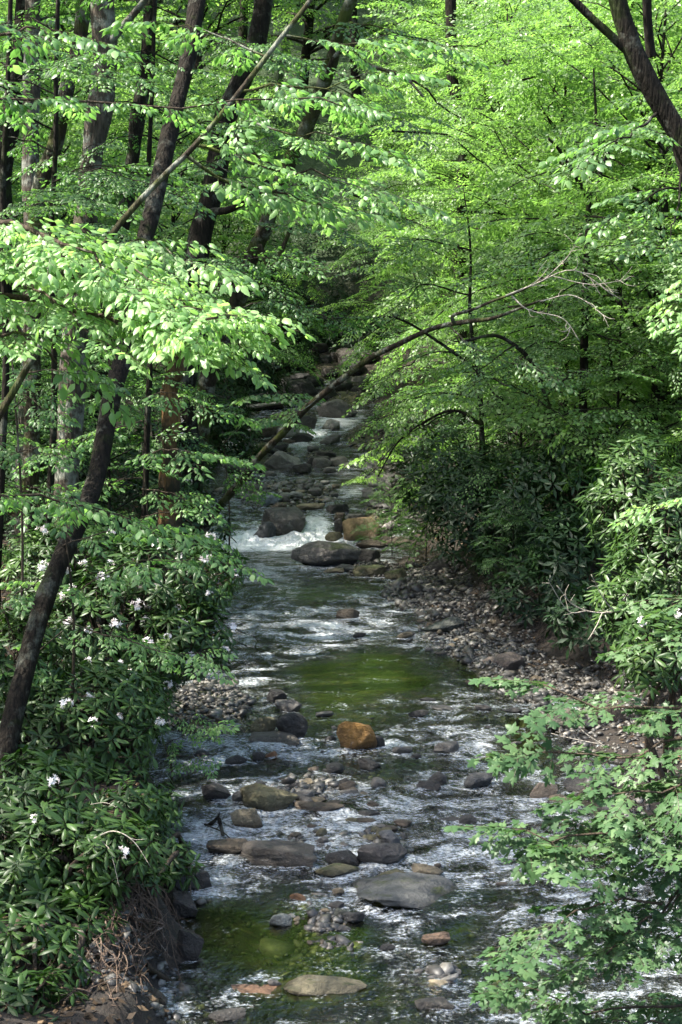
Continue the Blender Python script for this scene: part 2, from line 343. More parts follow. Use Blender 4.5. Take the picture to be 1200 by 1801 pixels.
def bar_h(X, Y):
    r = np.zeros(np.shape(X))
    for bx, by, a, b, hh in bars:
        q = ((X - bx) / a) ** 2 + ((Y - by) / b) ** 2
        r = np.maximum(r, (hh + .20) * np.exp(-(q ** 1.5)))
    return r
def ground_h(X, Y):
    X = np.asarray(X, float); Y = np.asarray(Y, float)
    n2 = fbm(np.stack([X * .35, Y * .35, X * 0], -1), 4, 3); n1 = fbm(np.stack([X * 1.7, Y * 1.7, X * 0], -1), 3, 9)
    jit = .25 * n1
    eL = edgeL(Y) - X + jit; eR = X - edgeR(Y) + jit
    inside = np.maximum(eL, eR)
    z = wz(Y) - .22 * sstep(0, .8, -inside) - .02 + .035 * n1
    z = z + bar_h(X, Y) * sstep(-.1, .4, -inside)
    bankL = np.interp(Y, [0, 13, 15, 28, 32], [.55, .6, .85, .85, .5]) * sstep(0, .45, eL) * (1 + .25 * n2) + .10 * np.clip(eL, 0, 6) + .40 * np.clip(eL - 7, 0, 60)
    bankR = .10 * sstep(0, .6, eR) + .55 * sstep(.9, 1.8, eR) + .13 * np.clip(eR - 1, 0, 6) + .42 * np.clip(eR - 8, 0, 60)
    z = z + np.where(eL > 0, bankL, 0) + np.where(eR > 0, bankR, 0) + np.where(inside > 0, (.10 * n2 + .03 * n1) * np.clip(inside, 0, 1), 0)
    # valley head far behind
    z = z + .35 * np.clip(Y - 64, 0, 80) * sstep(0, 5, Y - 64) + .5 * sstep(57, 60, Y)
    return z
def GS(px, py, back=.1):
    d = ray(px, py); Y = np.linspace(7, 60, 1500); X = Y * d[0] / d[1]; Z = CAMH + Y * d[2] / d[1]
    h = ground_h(X, Y); i = int(np.argmax(Z < h)); return np.array([X[i], Y[i], Z[i]]) - nrm1(d) * back
def nrm1(d): return d / np.linalg.norm(d)
def axis(segs):
    out = []
    for a, b, s in segs: out.append(np.arange(a, b, s))
    return np.concatenate(out + [np.array([segs[-1][1]])])
gx = axis([(-140, -40, 10), (-40, -12, 1.5), (-12, -4.5, .35), (-4.5, 7.5, .075), (7.5, 14, .35), (14, 40, 1.5), (40, 140, 10)])
gy = axis([(-60, 6, 4), (6, 10, .6), (10, 20, .09), (20, 38, .15), (38, 62, .3), (62, 110, 1.0), (110, 240, 8)])
GX, GY = np.meshgrid(gx, gy)
GZ = ground_h(GX, GY)
ins = np.maximum(edgeL(GY) - GX, GX - edgeR(GY))
bed = sstep(-.2, -.55, ins + .2 * fbm(np.stack([GX * 1.5, GY * 1.5, GX * 0], -1), 3, 4)) * sstep(62, 56, GY)
green = np.maximum(sstep(3, 9, ins), sstep(66, 72, GY)) * .9
gme = grid_mesh('ground', GX, GY, GZ, M['ground'], {'bed': bed.ravel(), 'green': green.ravel()})
tag(link(bpy.data.objects.new('ground', gme)), kind='structure')

# ------------------------------------------------------------------ rocks
def ico(sub):
    import bmesh
    bm = bmesh.new(); bmesh.ops.create_icosphere(bm, subdivisions=sub, radius=1.0)
    V = np.array([v.co[:] for v in bm.verts]); F = np.array([[v.index for v in f.verts] for f in bm.faces]); bm.free()
    return V, F
ICO = {k: ico(k) for k in (1, 2, 3, 4, 5)}
def rock_mesh(name, seed, sub=3, cuts=9, flat_top=False, boxy=.35):
    r = np.random.default_rng(seed); V, F = ICO[sub]; V = V.copy()
    p = 2 + 3 * boxy
    V = V / (np.abs(V) ** p).sum(1)[:, None] ** (1 / p)
    for k in range(cuts):
        n = r.normal(size=3); n[2] *= .8; n /= np.linalg.norm(n); c = r.uniform(.50, .84)
        d = np.maximum(V @ n - c, 0); V = V - d[:, None] * n * .88
    if flat_top:
        d = np.maximum(V[:, 2] - .62, 0); V[:, 2] -= d * .93
    V = V * (1 + .15 * fbm(V * 1.5 + seed, 3, seed)[:, None] + .05 * fbm(V * 5 + seed, 4, seed + 2)[:, None] - .05 * np.clip(1 - 6 * np.abs(noise3(V * 2.1 + seed, seed + 8)), 0, 1)[:, None])
    V = V / np.abs(V).max(0)
    V *= .5
    V[:, 2] += .20          # local z=0 is the waterline / soil line, 0.3 of the stone sits below it
    me = mesh_np(name, V, F, np.arange(len(F)) * 3, mat=M['rock'])
    return me
GREY = (.095, .088, .080); DARK = (.034, .031, .028); BROWN = (.070, .053, .036); TAN = (.17, .135, .085); ORANGE = (.25, .13, .032); PALE = (.165, .158, .142)
BLUE = (.15, .17, .185); RUST = (.16, .08, .035); OLIVE = (.10, .088, .045)
ROCKS = [
# cx, base_y, w, h, colour, moss, label, style
(500, 828, 72, 38, PALE, 0, 'large pale grey boulder far upstream on the left edge of the channel', 0),
(530, 832, 38, 20, DARK, 0, 'dark stone tucked right against the large pale boulder far upstream', 0),
(670, 860, 54, 28, PALE, 0, 'pale rounded boulder just under the tip of the bright overhanging leaves', 0),
(472, 890, 47, 25, BLUE, 0, 'bluish grey rounded stone on the gravel behind the big leaning boulder', 0),
(505, 940, 98, 62, (.06, .055, .05), .0, 'big dark slanting boulder above the left side of the white cascade', 1),
(468, 948, 52, 32, (.04, .042, .045), 0, 'glossy wet black stone at the left foot of the big slanting boulder', 0),
(641, 952, 76, 46, (.25, .175, .09), 0, 'orange and cream blotched boulder beside the small cascade', 1),
(597, 915, 22, 18, BROWN, 0, 'small round brown stone behind the orange and cream boulder', 0),
(598, 940, 20, 30, DARK, 0, 'narrow dark stone against the left side of the orange and cream boulder', 0),
(576, 997, 132, 52, GREY, .20, 'large grey boulder with mossy left shoulder below the cascade', 1),
(650, 992, 44, 32, DARK, .1, 'dark boulder touching the right end of the large mossy shouldered boulder', 0),
(587, 952, 34, 18, OLIVE, .1, 'low brown stone in the cascade between the orange boulder and the white water', 0),
(652, 964, 52, 18, BROWN, 0, 'flat brown slab directly below the orange and cream boulder', 0),
(607, 1005, 40, 16, GREY, 0, 'grey stone at the right foot of the large mossy shouldered boulder', 0),
(585, 1008, 42, 10, TAN, 0, 'thin pale tan stone at the waterline under the large mossy shouldered boulder', 2),
(652, 1014, 62, 20, OLIVE, .35, 'low mossy boulder under the leafy twigs at the pool head', 0),
(706, 962, 60, 22, BROWN, 0, 'pale brown stone among leaves right of the orange and cream boulder', 0),
(702, 1022, 50, 24, OLIVE, .40, 'moss covered low stone above the sunlit gravel heap', 0),
(772, 1012, 66, 36, GREY, .25, 'mossy grey boulder in the shade above the sunlit gravel heap', 0),
(591, 902, 46, 20, DARK, 0, 'dark flat stone spanning the channel just above the cascade', 0),
(545, 898, 54, 16, TAN, 0, 'long tan stone just upstream of the cascade, left of the dark flat one', 2),
(628, 914, 52, 15, GREY, 0, 'flat grey stone just above the orange and cream boulder', 2),
(499, 868, 30, 12, PALE, 0, 'small pale stone on the gravel upstream of the bluish stone', 0),
(466, 770, 74, 30, BROWN, .1, 'broad shaded brown boulder at the left bank far upstream', 0),
(530, 778, 44, 18, DARK, 0, 'dark flat rock in the far rapids', 0),
(590, 735, 76, 34, GREY, 0, 'large grey rock at the head of the visible stream', 1),
(450, 722, 96, 16, BROWN, .1, 'long low brown ledge at the far left bank', 2),
(582, 780, 42, 18, GREY, 0, 'grey rock at the right side of the far rapids', 0),
(575, 806, 38, 15, DARK, 0, 'small dark rock on the right just below the far rapids', 0),
(706, 712, 34, 20, GREY, 0, 'far grey rock showing through the right bank leaves', 0),
(418, 832, 60, 22, GREY, 0, 'low grey boulder on the left gravel below the leaning trunk', 0),
(690, 846, 34, 16, GREY, 0, 'grey stone just behind the pale rounded boulder under the leaves', 0),
(530, 700, 70, 34, DARK, 0, 'dark shadowed boulder in the hollow at the far end of the stream', 0),
(640, 700, 60, 30, DARK, 0, 'dark boulder on the right at the far end of the stream', 0),
(611, 1089, 50, 20, BROWN, 0, 'brown angular stone alone in the pool left of the gravel heap', 0),
(785, 1114, 84, 30, (.09, .095, .08), .12, 'smooth grey green boulder on the right gravel bar', 0),
(835, 1092, 62, 17, DARK, 0, 'long dark stone behind the smooth grey green boulder', 2),
(888, 1181, 80, 36, (.12, .095, .08), 0, 'rounded reddish grey boulder at the right waterline under the dark bank', 0),
(630, 1121, 28, 12, DARK, 0, 'small black stone in the riffle below the brown angular stone', 0),
(711, 1122, 32, 12, TAN, 0, 'small tan stone at the edge of the right gravel bar', 0),
(830, 1205, 24, 11, BROWN, 0, 'left one of two small round stones in the shaded shallows at right', 0),
(856, 1204, 24, 10, PALE, 0, 'right and paler one of two small round stones in the shaded shallows', 0),
(944, 1200, 30, 15, TAN, 0, 'pale tan stone at the foot of the dark right bank', 0),
(995, 1285, 92, 46, (.14, .125, .09), .15, 'big brownish boulder partly behind the upper maple leaves', 1),
(1075, 1275, 60, 38, BROWN, 0, 'brown boulder deep behind the upper maple leaves', 0),
(850, 1250, 32, 13, GREY, 0, 'small grey stone upright in the shaded water left of the big brownish boulder', 0),
(752, 1233, 32, 8, DARK, 0, 'thin black stone at the right side of the calm green pool', 2),
(735, 1260, 40, 13, DARK, 0, 'dark pointed stone at the lower edge of the calm green pool', 0),
(785, 1248, 52, 7, GREY, 0, 'nearly submerged grey slab right of the calm green pool', 2),
(905, 1254, 38, 11, DARK, 0, 'low dark stone in the shaded riffle at right', 0),
(627, 1318, 76, 52, ORANGE, 0, 'bright orange boulder standing in mid stream', 3),
(665, 1314, 26, 22, DARK, 0, 'dark stone against the right side of the bright orange boulder', 0),
(707, 1325, 40, 17, GREY, 0, 'smooth grey stone a little right of the bright orange boulder', 0),
(580, 1303, 28, 11, DARK, 0, 'small dark stone left of the bright orange boulder', 0),
(790, 1324, 56, 20, GREY, 0, 'low glossy grey boulder in the riffle, fairly right of the orange one', 0),
(483, 1233, 42, 22, DARK, 0, 'dark stone at the tip of the left pebble bar', 0),
(507, 1252, 50, 24, GREY, .0, 'smooth sloping grey stone just off the left pebble bar', 0),
(568, 1260, 40, 10, GREY, 0, 'thin grey stone alone below the calm green pool', 2),
(516, 1300, 60, 48, DARK, .0, 'tall black peaked boulder left of the bright orange boulder', 3),
(466, 1290, 52, 30, OLIVE, .1, 'dark olive boulder at the left side of the tall black peaked one', 0),
(488, 1310, 104, 26, (.085, .075, .06), .05, 'long flat topped dark boulder in front of the black peaked one', 2),
(648, 1352, 44, 24, DARK, 0, 'black split stone below the bright orange boulder', 0),
(550, 1357, 24, 11, BROWN, 0, 'small brown stone in the riffle between the olive boulder and the split stone', 0),
(478, 1333, 27, 14, RUST, 0, 'small rust orange stone below the long flat topped boulder', 0),
(455, 1336, 24, 18, DARK, 0, 'small dark upright stone beside the rust orange one', 0),
(412, 1343, 46, 17, DARK, 0, 'flat dark stone in the left riffle beside the bank bushes', 0),
(377, 1406, 64, 36, (.08, .07, .06), 0, 'rounded dark boulder nearest the left bank in mid stream', 0),
(421, 1412, 36, 24, PALE, 0, 'white grey stone between the rounded dark boulder and the long mossy one', 0),
(470, 1427, 112, 50, OLIVE, .17, 'long olive brown mossy boulder in the left half of the stream', 1),
(560, 1432, 96, 22, BROWN, .05, 'flat brown boulder right of the long mossy one', 2),
(433, 1452, 62, 32, (.17, .14, .09), .14, 'tan mossy stone in front of the long olive brown boulder', 0),
(520, 1390, 32, 20, DARK, 0, 'dark round stone behind the right end of the long mossy boulder', 0),
(457, 1388, 24, 14, GREY, 0, 'small grey stone behind the left end of the long mossy boulder', 0),
(607, 1384, 30, 20, DARK, 0, 'dark knobbly stone mid stream, below the split stone', 0),
(613, 1398, 32, 11, GREY, 0, 'flat grey stone just below the dark knobbly one', 2),
(490, 1524, 152, 48, (.085, .074, .063), 0, 'largest dark grey brown boulder, lying across the left half', 1),
(600, 1524, 70, 34, DARK, 0, 'dark boulder touching the right end of the largest dark one', 0),
(593, 1539, 84, 24, OLIVE, .24, 'mossy wedge shaped stone in front of the dark boulders', 2),
(670, 1522, 94, 44, (.075, .066, .06), 0, 'broad dark boulder with a sloping top near mid stream', 1),
(688, 1488, 46, 30, (.11, .11, .11), 0, 'glossy grey stone behind the broad sloping boulder', 0),
(696, 1553, 70, 30, OLIVE, .22, 'mossy humped stone right behind the great flat slab', 0),
(400, 1502, 76, 26, BROWN, 0, 'low brown boulder left of the largest dark one', 2),
(567, 1483, 22, 14, GREY, 0, 'small round grey stone in the green backwater above the dark boulders', 0),
(558, 1466, 30, 9, DARK, 0, 'small flat dark stone upstream of the round grey one', 0),
(650, 1436, 42, 11, DARK, 0, 'upper one of two stacked flat dark stones in mid stream', 2),
(645, 1448, 44, 11, BROWN, 0, 'lower one of two stacked flat dark stones in mid stream', 2),
(657, 1466, 26, 13, OLIVE, 0, 'small olive stone behind the glossy grey one', 0),
(655, 1419, 28, 12, BROWN, 0, 'small brown stone upstream of the two stacked flat stones', 0),
(338, 1566, 76, 40, DARK, .12, 'dark mossy boulder at the foot of the left bank above the green pool', 0),
(708, 1597, 212, 50, (.10, .10, .094), .15, 'great flat topped slab with mossy rim in the lower middle', 4),
(754, 1539, 64, 20, TAN, 0, 'tan flat stone right behind the great flat slab', 2),
(885, 1558, 28, 9, BROWN, 0, 'tiny brown stone alone in the right riffle', 0),
(825, 1450, 38, 18, DARK, 0, 'rounded dark stone in the right riffle, upstream of the maple', 0),
(790, 1446, 44, 11, DARK, 0, 'flat dark stone left of the rounded dark one in the right riffle', 2),
(495, 1630, 46, 24, (.14, .15, .14), 0, 'grey block shaped stone at the left end of the small pebble heap', 3),
(592, 1597, 36, 14, DARK, 0, 'flat dark stone upstream of the small pebble heap', 0),
(622, 1622, 40, 22, DARK, 0, 'dark stone at the right end of the small pebble heap', 0),
(600, 1612, 34, 16, (.06, .065, .05), 0, 'dark greenish stone left of the one ending the small pebble heap', 0),
(604, 1637, 34, 13, GREY, 0, 'smooth grey stone in front of the small pebble heap', 0),
(525, 1584, 34, 14, RUST, 0, 'red brown stone in the green water above the small pebble heap', 0),
(597, 1572, 26, 14, TAN, 0, 'yellowish stone left of the great flat slab', 0),
(766, 1663, 56, 28, (.12, .075, .046), 0, 'rounded reddish tan stone below the great flat slab', 0),
(571, 1750, 156, 36, (.115, .10, .06), .16, 'long pale ochre boulder at the bottom edge of the green pool', 1),
(448, 1751, 102, 15, (.15, .085, .05), 0, 'thin red brown slab left of the long pale ochre boulder', 2),
(483, 1735, 26, 15, GREY, 0, 'small grey stone where the red brown slab meets the ochre boulder', 0),
(766, 1774, 74, 22, (.075, .065, .052), 0, 'low dark boulder nearest the bottom edge, right of centre', 0),
(766, 1712, 44, 16, PALE, 0, 'pale grey stone in the small cobble cluster at lower centre', 0),
(797, 1713, 36, 13, PALE, 0, 'flat pale stone at the right of the small cobble cluster at lower centre', 2),
(770, 1735, 40, 13, (.38, .31, .2), 0, 'cream coloured stone in front of the small cobble cluster', 0),
(680, 1671, 32, 12, DARK, 0, 'dark oval stone right of the thin pebble spit', 0),
(837, 1387, 72, 28, (.05, .05, .052), 0, 'smooth black boulder in the right half of the riffle', 0),
(750, 1390, 56, 20, DARK, 0, 'front one of a pair of dark stones left of the smooth black boulder', 0),
(768, 1380, 38, 24, DARK, 0, 'rear one of a pair of dark stones left of the smooth black boulder', 0),
(958, 1405, 52, 32, (.20, .155, .11), 0, 'rounded tan grey boulder at the right shore beside the maple leaves', 0),
(986, 1412, 40, 17, TAN, 0, 'pale tan stone in front of the rounded tan grey boulder', 0),
(1040, 1395, 90, 30, DARK, 0, 'dark ledge behind the maple leaves at the right shore', 0),
(1005, 1510, 84, 28, OLIVE, .28, 'mossy dark boulder half hidden by the maple leaves', 0),
(400, 1796, 70, 20, DARK, 0, 'dark stone cut by the bottom edge left of centre', 0),
(355, 1330, 30, 12, DARK, 0, 'dark stone close under the left bank leaves', 0),
(334, 1690, 56, 66, DARK, .22, 'upright mossy stone at the foot of the left bank beside the green pool', 1),
(322, 1615, 60, 50, DARK, .15, 'dark stone wedged in the left bank under the hanging roots', 1),
(262, 1770, 70, 34, BROWN, .05, 'brown stone on the shore at the lower left, below the roots', 0),
(205, 1790, 60, 26, DARK, 0, 'dark flat stone at the lower left corner of the shore', 2),
]
def place_rock(me, cx, by, wpx, hpx, col, moss, rot, dy=.62, tilt=0):
    g = G(cx, by); s = FPX / g[1]; wd = wpx / s; dp = wd * dy
    th = math.atan2(CAMH - g[2], g[1])
    vis = max(hpx / s - .42 * dp * math.sin(th), .30 * hpx / s) / math.cos(th)
    o = bpy.data.objects.new('rock', me)
    c = G(cx, by - .0); o.location = (c[0], c[1] + dp * .42, c[2] - .01)
    o.scale = (wd * 1.03, dp, vis / .7 * 1.02); o.rotation_euler = (0, tilt, rot); o.color = (*[c * (.55 if by < 725 else 1.35 if by < 1000 else 1.12) for c in col], moss)  # stones of the far hollow get the hollow's shade darkened into their colour
    return o, g, wd
r = np.random.default_rng(11)
for k, (cx, by, wpx, hpx, col, moss, lab, st) in enumerate(ROCKS):
    sub = 5 if wpx > 90 else 4 if wpx > 36 else 3
    me = rock_mesh('boulder' if wpx > 45 else 'stone', 100 + k, sub, cuts={0: 13, 1: 15, 2: 9, 3: 9, 4: 5}[st], flat_top=(st in (2, 4)), boxy={0: .35, 1: .4, 2: .5, 3: .15, 4: 1.3}[st])
    nm = 'boulder' if wpx > 45 else 'river_stone'
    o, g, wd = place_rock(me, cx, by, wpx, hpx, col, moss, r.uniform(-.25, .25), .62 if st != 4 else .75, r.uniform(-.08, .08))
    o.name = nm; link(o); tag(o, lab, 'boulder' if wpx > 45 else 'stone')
# ------------------------------------------------------------------ water surface: calm pools and riffles
calm = []   # centre px, half width px, half depth metres, strength
for px, py, hw, hd, s in [(455, 1665, 200, 1.5, 1.3), (640, 1195, 150, 2.6, 1), (830, 1195, 110, 1.4, .9), (520, 1560, 120, .35, .8), (560, 1035, 150, 1.7, .72), (470, 975, 90, 1.2, .5), (960, 1285, 110, .9, .8),
                          (610, 1330, 130, .35, .6), (740, 1650, 90, .4, .75), (800, 1590, 220, .35, .6), (870, 1740, 200, .35, .6), (700, 1340, 60, .3, .8), (640, 870, 60, 3, .5), (560, 780, 50, 5, .4), (960, 1330, 60, .3, .6), (1100, 1700, 150, .6, .6), (600, 1775, 200, .3, .5)]:
    g = G(px, py); calm.append((g[0], g[1], hw * g[1] / FPX, hd, s))
foam_glints = []  # cascade froth, rock wakes, and riffle patches whitened for a silvery sky reflection
for px, py, hw, hd, s in [(470, 956, 95, .6, 2.1), (555, 950, 50, .5, 2.1), (560, 925, 22, .9, 1.9), (380, 950, 60, .5, 1.0), (365, 905, 30, 1.2, .7), (630, 865, 35, .8, .8), (775, 895, 50, .8, .9), (700, 915, 60, .5, .6), (520, 1445, 200, 1.1, .36), (820, 1480, 260, 1.6, .22), (560, 1310, 200, .6, .36),
                          (540, 760, 50, 2, 1.3), (590, 740, 40, 2, 1.1), (600, 700, 40, 2.5, .9), (560, 1100, 190, 1.6, .62), (440, 1010, 100, .8, .5), (590, 1050, 120, .6, .45), (850, 1310, 180, .7, .3), (370, 1320, 90, .8, .34), (560, 1240, 90, .5, .25), (460, 1070, 90, 1.0, .28), (650, 1760, 300, .35, .2), (350, 1480, 60, .8, .4), (480, 1530, 70, .35, .36)]:
    g = G(px, py); foam_glints.append((g[0], g[1], hw * g[1] / FPX, hd, s))
for q in ROCKS:
    if q[2] > 26 and 930 < q[1] < 1790:
        g = G(q[0], q[1]); wd = q[2] * g[1] / FPX; foam_glints.append((g[0], g[1] - .02, wd * .72, .10 + wd * .22, .42)); foam_glints.append((g[0] + wd * .1, g[1] + wd * .75, wd * .5, wd * .2, .36))
def field(lst, X, Y, mode):
    r = np.zeros(np.shape(X)); X0, Y0 = X, Y; q3 = np.stack([X * .8, Y * .6, X * 0], -1); X = X + .9 * fbm(q3, 3, 55); Y = Y + 1.1 * fbm(q3, 3, 56)
    if mode: X, Y = X0, Y0
    for bx, by, a, b, s in lst:
        q = ((X - bx) / a) ** 2 + ((Y - by) / b) ** 2
        r = np.maximum(r, s * np.exp(-(q ** 1.3)))
    return r
wx = axis([(-12, -5, .4), (-5, 7, .06), (7, 14, .4)])
wy = axis([(2, 10, .4), (10, 22, .055), (22, 36, .085), (36, 59, .22)])
WX, WY = np.meshgrid(wx, wy)
nw = fbm(np.stack([WX * .9, WY * .7, WX * 0], -1), 3, 21)
rif = np.clip(1.0 - field(calm, WX, WY, 0) + .45 * nw, 0.02, 1) * sstep(.0, .3, .6 + .8 * nw + .3)
foam = field(foam_glints, WX, WY, 1) * np.clip(.9 + .5 * nw, .3, 1.3)
wv = fbm(np.stack([WX * 3.2, WY * 2.2, WX * 0 + 3], -1), 3, 31)
WZ = wz(WY) + .055 * wv * rif * np.clip((62 - WY) / 30, .35, 1) + np.exp(-((WY - 32.9) / .5) ** 2) * .06 * wv
wme = grid_mesh('water', WX, WY, WZ, M['water'], {'riffle': rif.ravel(), 'foam': foam.ravel()})
tag(link(bpy.data.objects.new('water', wme)), kind='structure')

# counted small cobbles: eight shapes copied about
shapes = [rock_mesh('cobble', 900 + k, 3 if k < 5 else 2, 7, k % 3 == 0, .3) for k in range(8)]
CL = [  # px, py, half w px, half h px, count, size range px, label, group, palette
(385, 1245, 66, 34, 15, (10, 24), 'small dark wet stone on the pebble bar by the left bank bushes', 'stones on the left pebble bar', (DARK, GREY, BROWN, DARK)),
(500, 870, 110, 34, 34, (12, 34), 'grey cobble on the sunlit gravel upstream of the cascade', 'cobbles upstream of the cascade', (PALE, GREY, TAN, GREY, BROWN)),
(470, 800, 75, 30, 14, (14, 34), 'shaded cobble on the left shore far upstream', 'cobbles on the far left shore', (GREY, DARK, BROWN)),
(690, 880, 45, 60, 22, (14, 36), 'cobble on the right shore between the overhanging leaves and the orange boulder', 'cobbles on the far right shore', (GREY, PALE, BROWN, GREY)),
(750, 1035, 55, 22, 14, (8, 20), 'pale pebble on the sunlit gravel heap at the right bank', 'stones on the sunlit gravel heap', (PALE, TAN, PALE, GREY)),
(800, 1115, 95, 42, 30, (10, 30), 'cobble on the shaded right gravel bar below the heap', 'cobbles on the right gravel bar', (GREY, BROWN, DARK, GREY, TAN)),
(560, 1390, 120, 36, 26, (10, 40), 'small stone in the riffle around the long mossy boulder', 'stones around the long mossy boulder', (DARK, GREY, BROWN, TAN, DARK)),
(620, 1475, 120, 34, 22, (10, 42), 'small stone in the shallow run above the dark boulders', 'stones above the dark boulders', (DARK, GREY, BROWN, OLIVE)),
(560, 1622, 50, 20, 15, (9, 24), 'pebble in the small heap between the green pool and the flat slab', 'pebbles of the small heap', (GREY, TAN, DARK, BROWN, PALE)),
(600, 1662, 60, 9, 9, (9, 24), 'pebble on the thin spit below the small heap', 'pebbles of the thin spit', (DARK, GREY, BROWN)),
(775, 1715, 48, 16, 9, (10, 26), 'small cobble in the lower centre cluster', 'cobbles of the lower centre cluster', (DARK, BROWN, GREY)),
(970, 1215, 90, 24, 14, (10, 28), 'small stone at the foot of the dark right bank', 'stones under the right bank', (BROWN, DARK, GREY)),
(560, 668, 95, 38, 38, (26, 66), 'shaded boulder in the jumble that closes the far end of the stream', 'boulders closing the far end', (DARK, GREY, BROWN, DARK)),
(565, 780, 120, 60, 13, (24, 60), 'grey rock standing in the far rapids', 'rocks in the far rapids', (GREY, PALE, DARK)),
(700, 1300, 260, 40, 14, (8, 24), 'small dark stone breaking the riffle around the orange boulder', 'stones in the middle riffle', (DARK, GREY, DARK)),
(820, 1500, 230, 70, 9, (8, 22), 'small stone breaking the wide right hand riffle', 'stones in the right riffle', (DARK, BROWN)),
]
for (px, py, hw, hh, n, (s0, s1), lab, grp, pal) in CL:
    for k in range(n):
        a = r.uniform(0, 2 * math.pi); q = math.sqrt(r.uniform(0, 1)); x = px + hw * q * math.cos(a); y = py + hh * q * math.sin(a)
        s = s0 + (s1 - s0) * r.uniform() ** 1.6
        base = np.array(pal[r.integers(len(pal))]); col = base * r.uniform(.7, 1.35)
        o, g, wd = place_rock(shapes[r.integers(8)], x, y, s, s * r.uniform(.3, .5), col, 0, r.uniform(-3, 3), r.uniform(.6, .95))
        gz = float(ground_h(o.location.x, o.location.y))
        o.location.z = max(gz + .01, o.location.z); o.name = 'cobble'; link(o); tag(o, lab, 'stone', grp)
# uncountable gravel
def gravel():
    V0, F0 = ICO[1]; r = np.random.default_rng(5); VV = []; n = 0; tones = []
    sets = [(b[0], b[1], b[2] * 1.2, b[3] * 1.2, 520, .022) for b in bars]
    g = G(750, 1035); sets.append((g[0], g[1], .75, 1.9, 1600, .030))
    g = G(840, 1120); sets.append((g[0], g[1], .85, 2.2, 1300, .030))
    g = G(385, 1240); sets.append((g[0], g[1], .8, 1.5, 1500, .026))
    g = G(500, 870); sets.append((g[0], g[1], 1.5, 3.5, 1500, .045))
    g = G(700, 860); sets.append((g[0], g[1], .9, 5, 900, .05))
    g = G(1000, 1225); sets.append((g[0], g[1], 1.2, 1.3, 1200, .03))
    g = G(280, 1780); sets.append((g[0], g[1], .8, .8, 700, .024))
    g = G(660, 1450); sets.append((g[0], g[1], 2.0, 3.5, 1500, .026))
    g = G(800, 1700); sets.append((g[0], g[1], 2.0, 1.6, 700, .022))
    X = []; Y = []; S = []
    for bx, by, a, b, m, s in sets:
        q = np.sqrt(r.uniform(0, 1, m)); t = r.uniform(0, 2 * math.pi, m)
        X.append(bx + a * q * np.cos(t)); Y.append(by + b * q * np.sin(t)); S.append(s * r.lognormal(0, .45, m))
    X = np.concatenate(X); Y = np.concatenate(Y); S = np.concatenate(S); m = len(X)
    Z = ground_h(X, Y)
    keep = Z < wz(Y) + .55
    X, Y, Z, S = X[keep], Y[keep], Z[keep], S[keep]; m = len(X)
    sc_ = np.stack([S * r.uniform(.8, 1.5, m), S * r.uniform(.7, 1.1, m), S * r.uniform(.4, .75, m)], -1)
    an = r.uniform(0, 6.28, m); jit = 1 + .22 * r.normal(size=(m, len(V0), 1))
    V = V0[None] * jit * sc_[:, None]
    tl = r.normal(0, .3, (m, 1)); V[..., 2] += V[..., 0] * tl
    c, s_ = np.cos(an)[:, None], np.sin(an)[:, None]
    V = np.stack([V[..., 0] * c - V[..., 1] * s_, V[..., 0] * s_ + V[..., 1] * c, V[..., 2]], -1) + np.stack([X, Y, Z + S * .25], -1)[:, None]
    F = (F0[None] + np.arange(m)[:, None, None] * len(V0)).reshape(-1, 3)
    tone = np.repeat(r.uniform(0, 1, m), len(V0))
    mt, t, N = nt('gravel'); L = t.links.new; at = N('Attribute', attribute_name='tone'); geo = N('NewGeometry')
    c_ = ramp(t, at.outputs['Fac'], [(0, (.022, .020, .018)), (1, (.22, .20, .165)), (.45, (.050, .047, .042)), (.75, (.085, .074, .058)), (.9, (.13, .122, .106))])
    n2 = N('TexNoise', i_Scale=40.0, i_Detail=4.0); L(geo.outputs['Position'], n2.inputs['Vector'])
    v2 = ramp(t, n2.outputs['Fac'], [(.3, (.6, .6, .6)), (.7, (1.25, 1.25, 1.25))]); mm = N('MixRGB', blend_type='MULTIPLY'); mm.inputs[0].default_value = 1; L(c_.outputs[0], mm.inputs[1]); L(v2.outputs[0], mm.inputs[2])
    pr = N('BsdfPrincipled', i_Roughness=.5); L(mm.outputs[0], pr.inputs['Base Color']); o = N('OutputMaterial'); L(pr.outputs[0], o.inputs[0])
    me = mesh_np('gravel', V.reshape(-1, 3), F, np.arange(len(F)) * 3, mat=mt, attrs={'tone': tone})
    tag(link(bpy.data.objects.new('gravel', me)), 'loose mixed pebbles lying on the bars and shallow bed of the stream', 'gravel', kind='stuff')
gravel()
# ------------------------------------------------------------------ leaves and sprays
def _t(vs, fs): return np.array(vs, float), fs
TM = {
 'ovate': _t([(0, 0, 0), (.30, -.27, -.05), (.30, 0, .03), (.30, .27, -.05), (.66, -.21, -.10), (.66, 0, -.02), (.66, .21, -.10), (1, 0, -.16)],
             [(0, 1, 2), (0, 2, 3), (1, 4, 5, 2), (2, 5, 6, 3), (4, 7, 5), (5, 7, 6)]),
 'rhomb': _t([(0, 0, 0), (.42, -.27, -.04), (1, 0, -.10), (.42, .27, -.04)], [(0, 1, 2), (0, 2, 3)]),
 'rhodo': _t([(0, 0, 0), (.30, -.12, -.03), (.30, 0, .02), (.30, .12, -.03), (.72, -.13, -.10), (.72, 0, -.04), (.72, .13, -.10), (1, 0, -.16)],
             [(0, 1, 2), (0, 2, 3), (1, 4, 5, 2), (2, 5, 6, 3), (4, 7, 5), (5, 7, 6)]),
 'rhodo_far': _t([(0, 0, 0), (.55, -.15, -.05), (1, 0, -.14), (.55, .15, -.05)], [(0, 1, 2), (0, 2, 3)]),
}
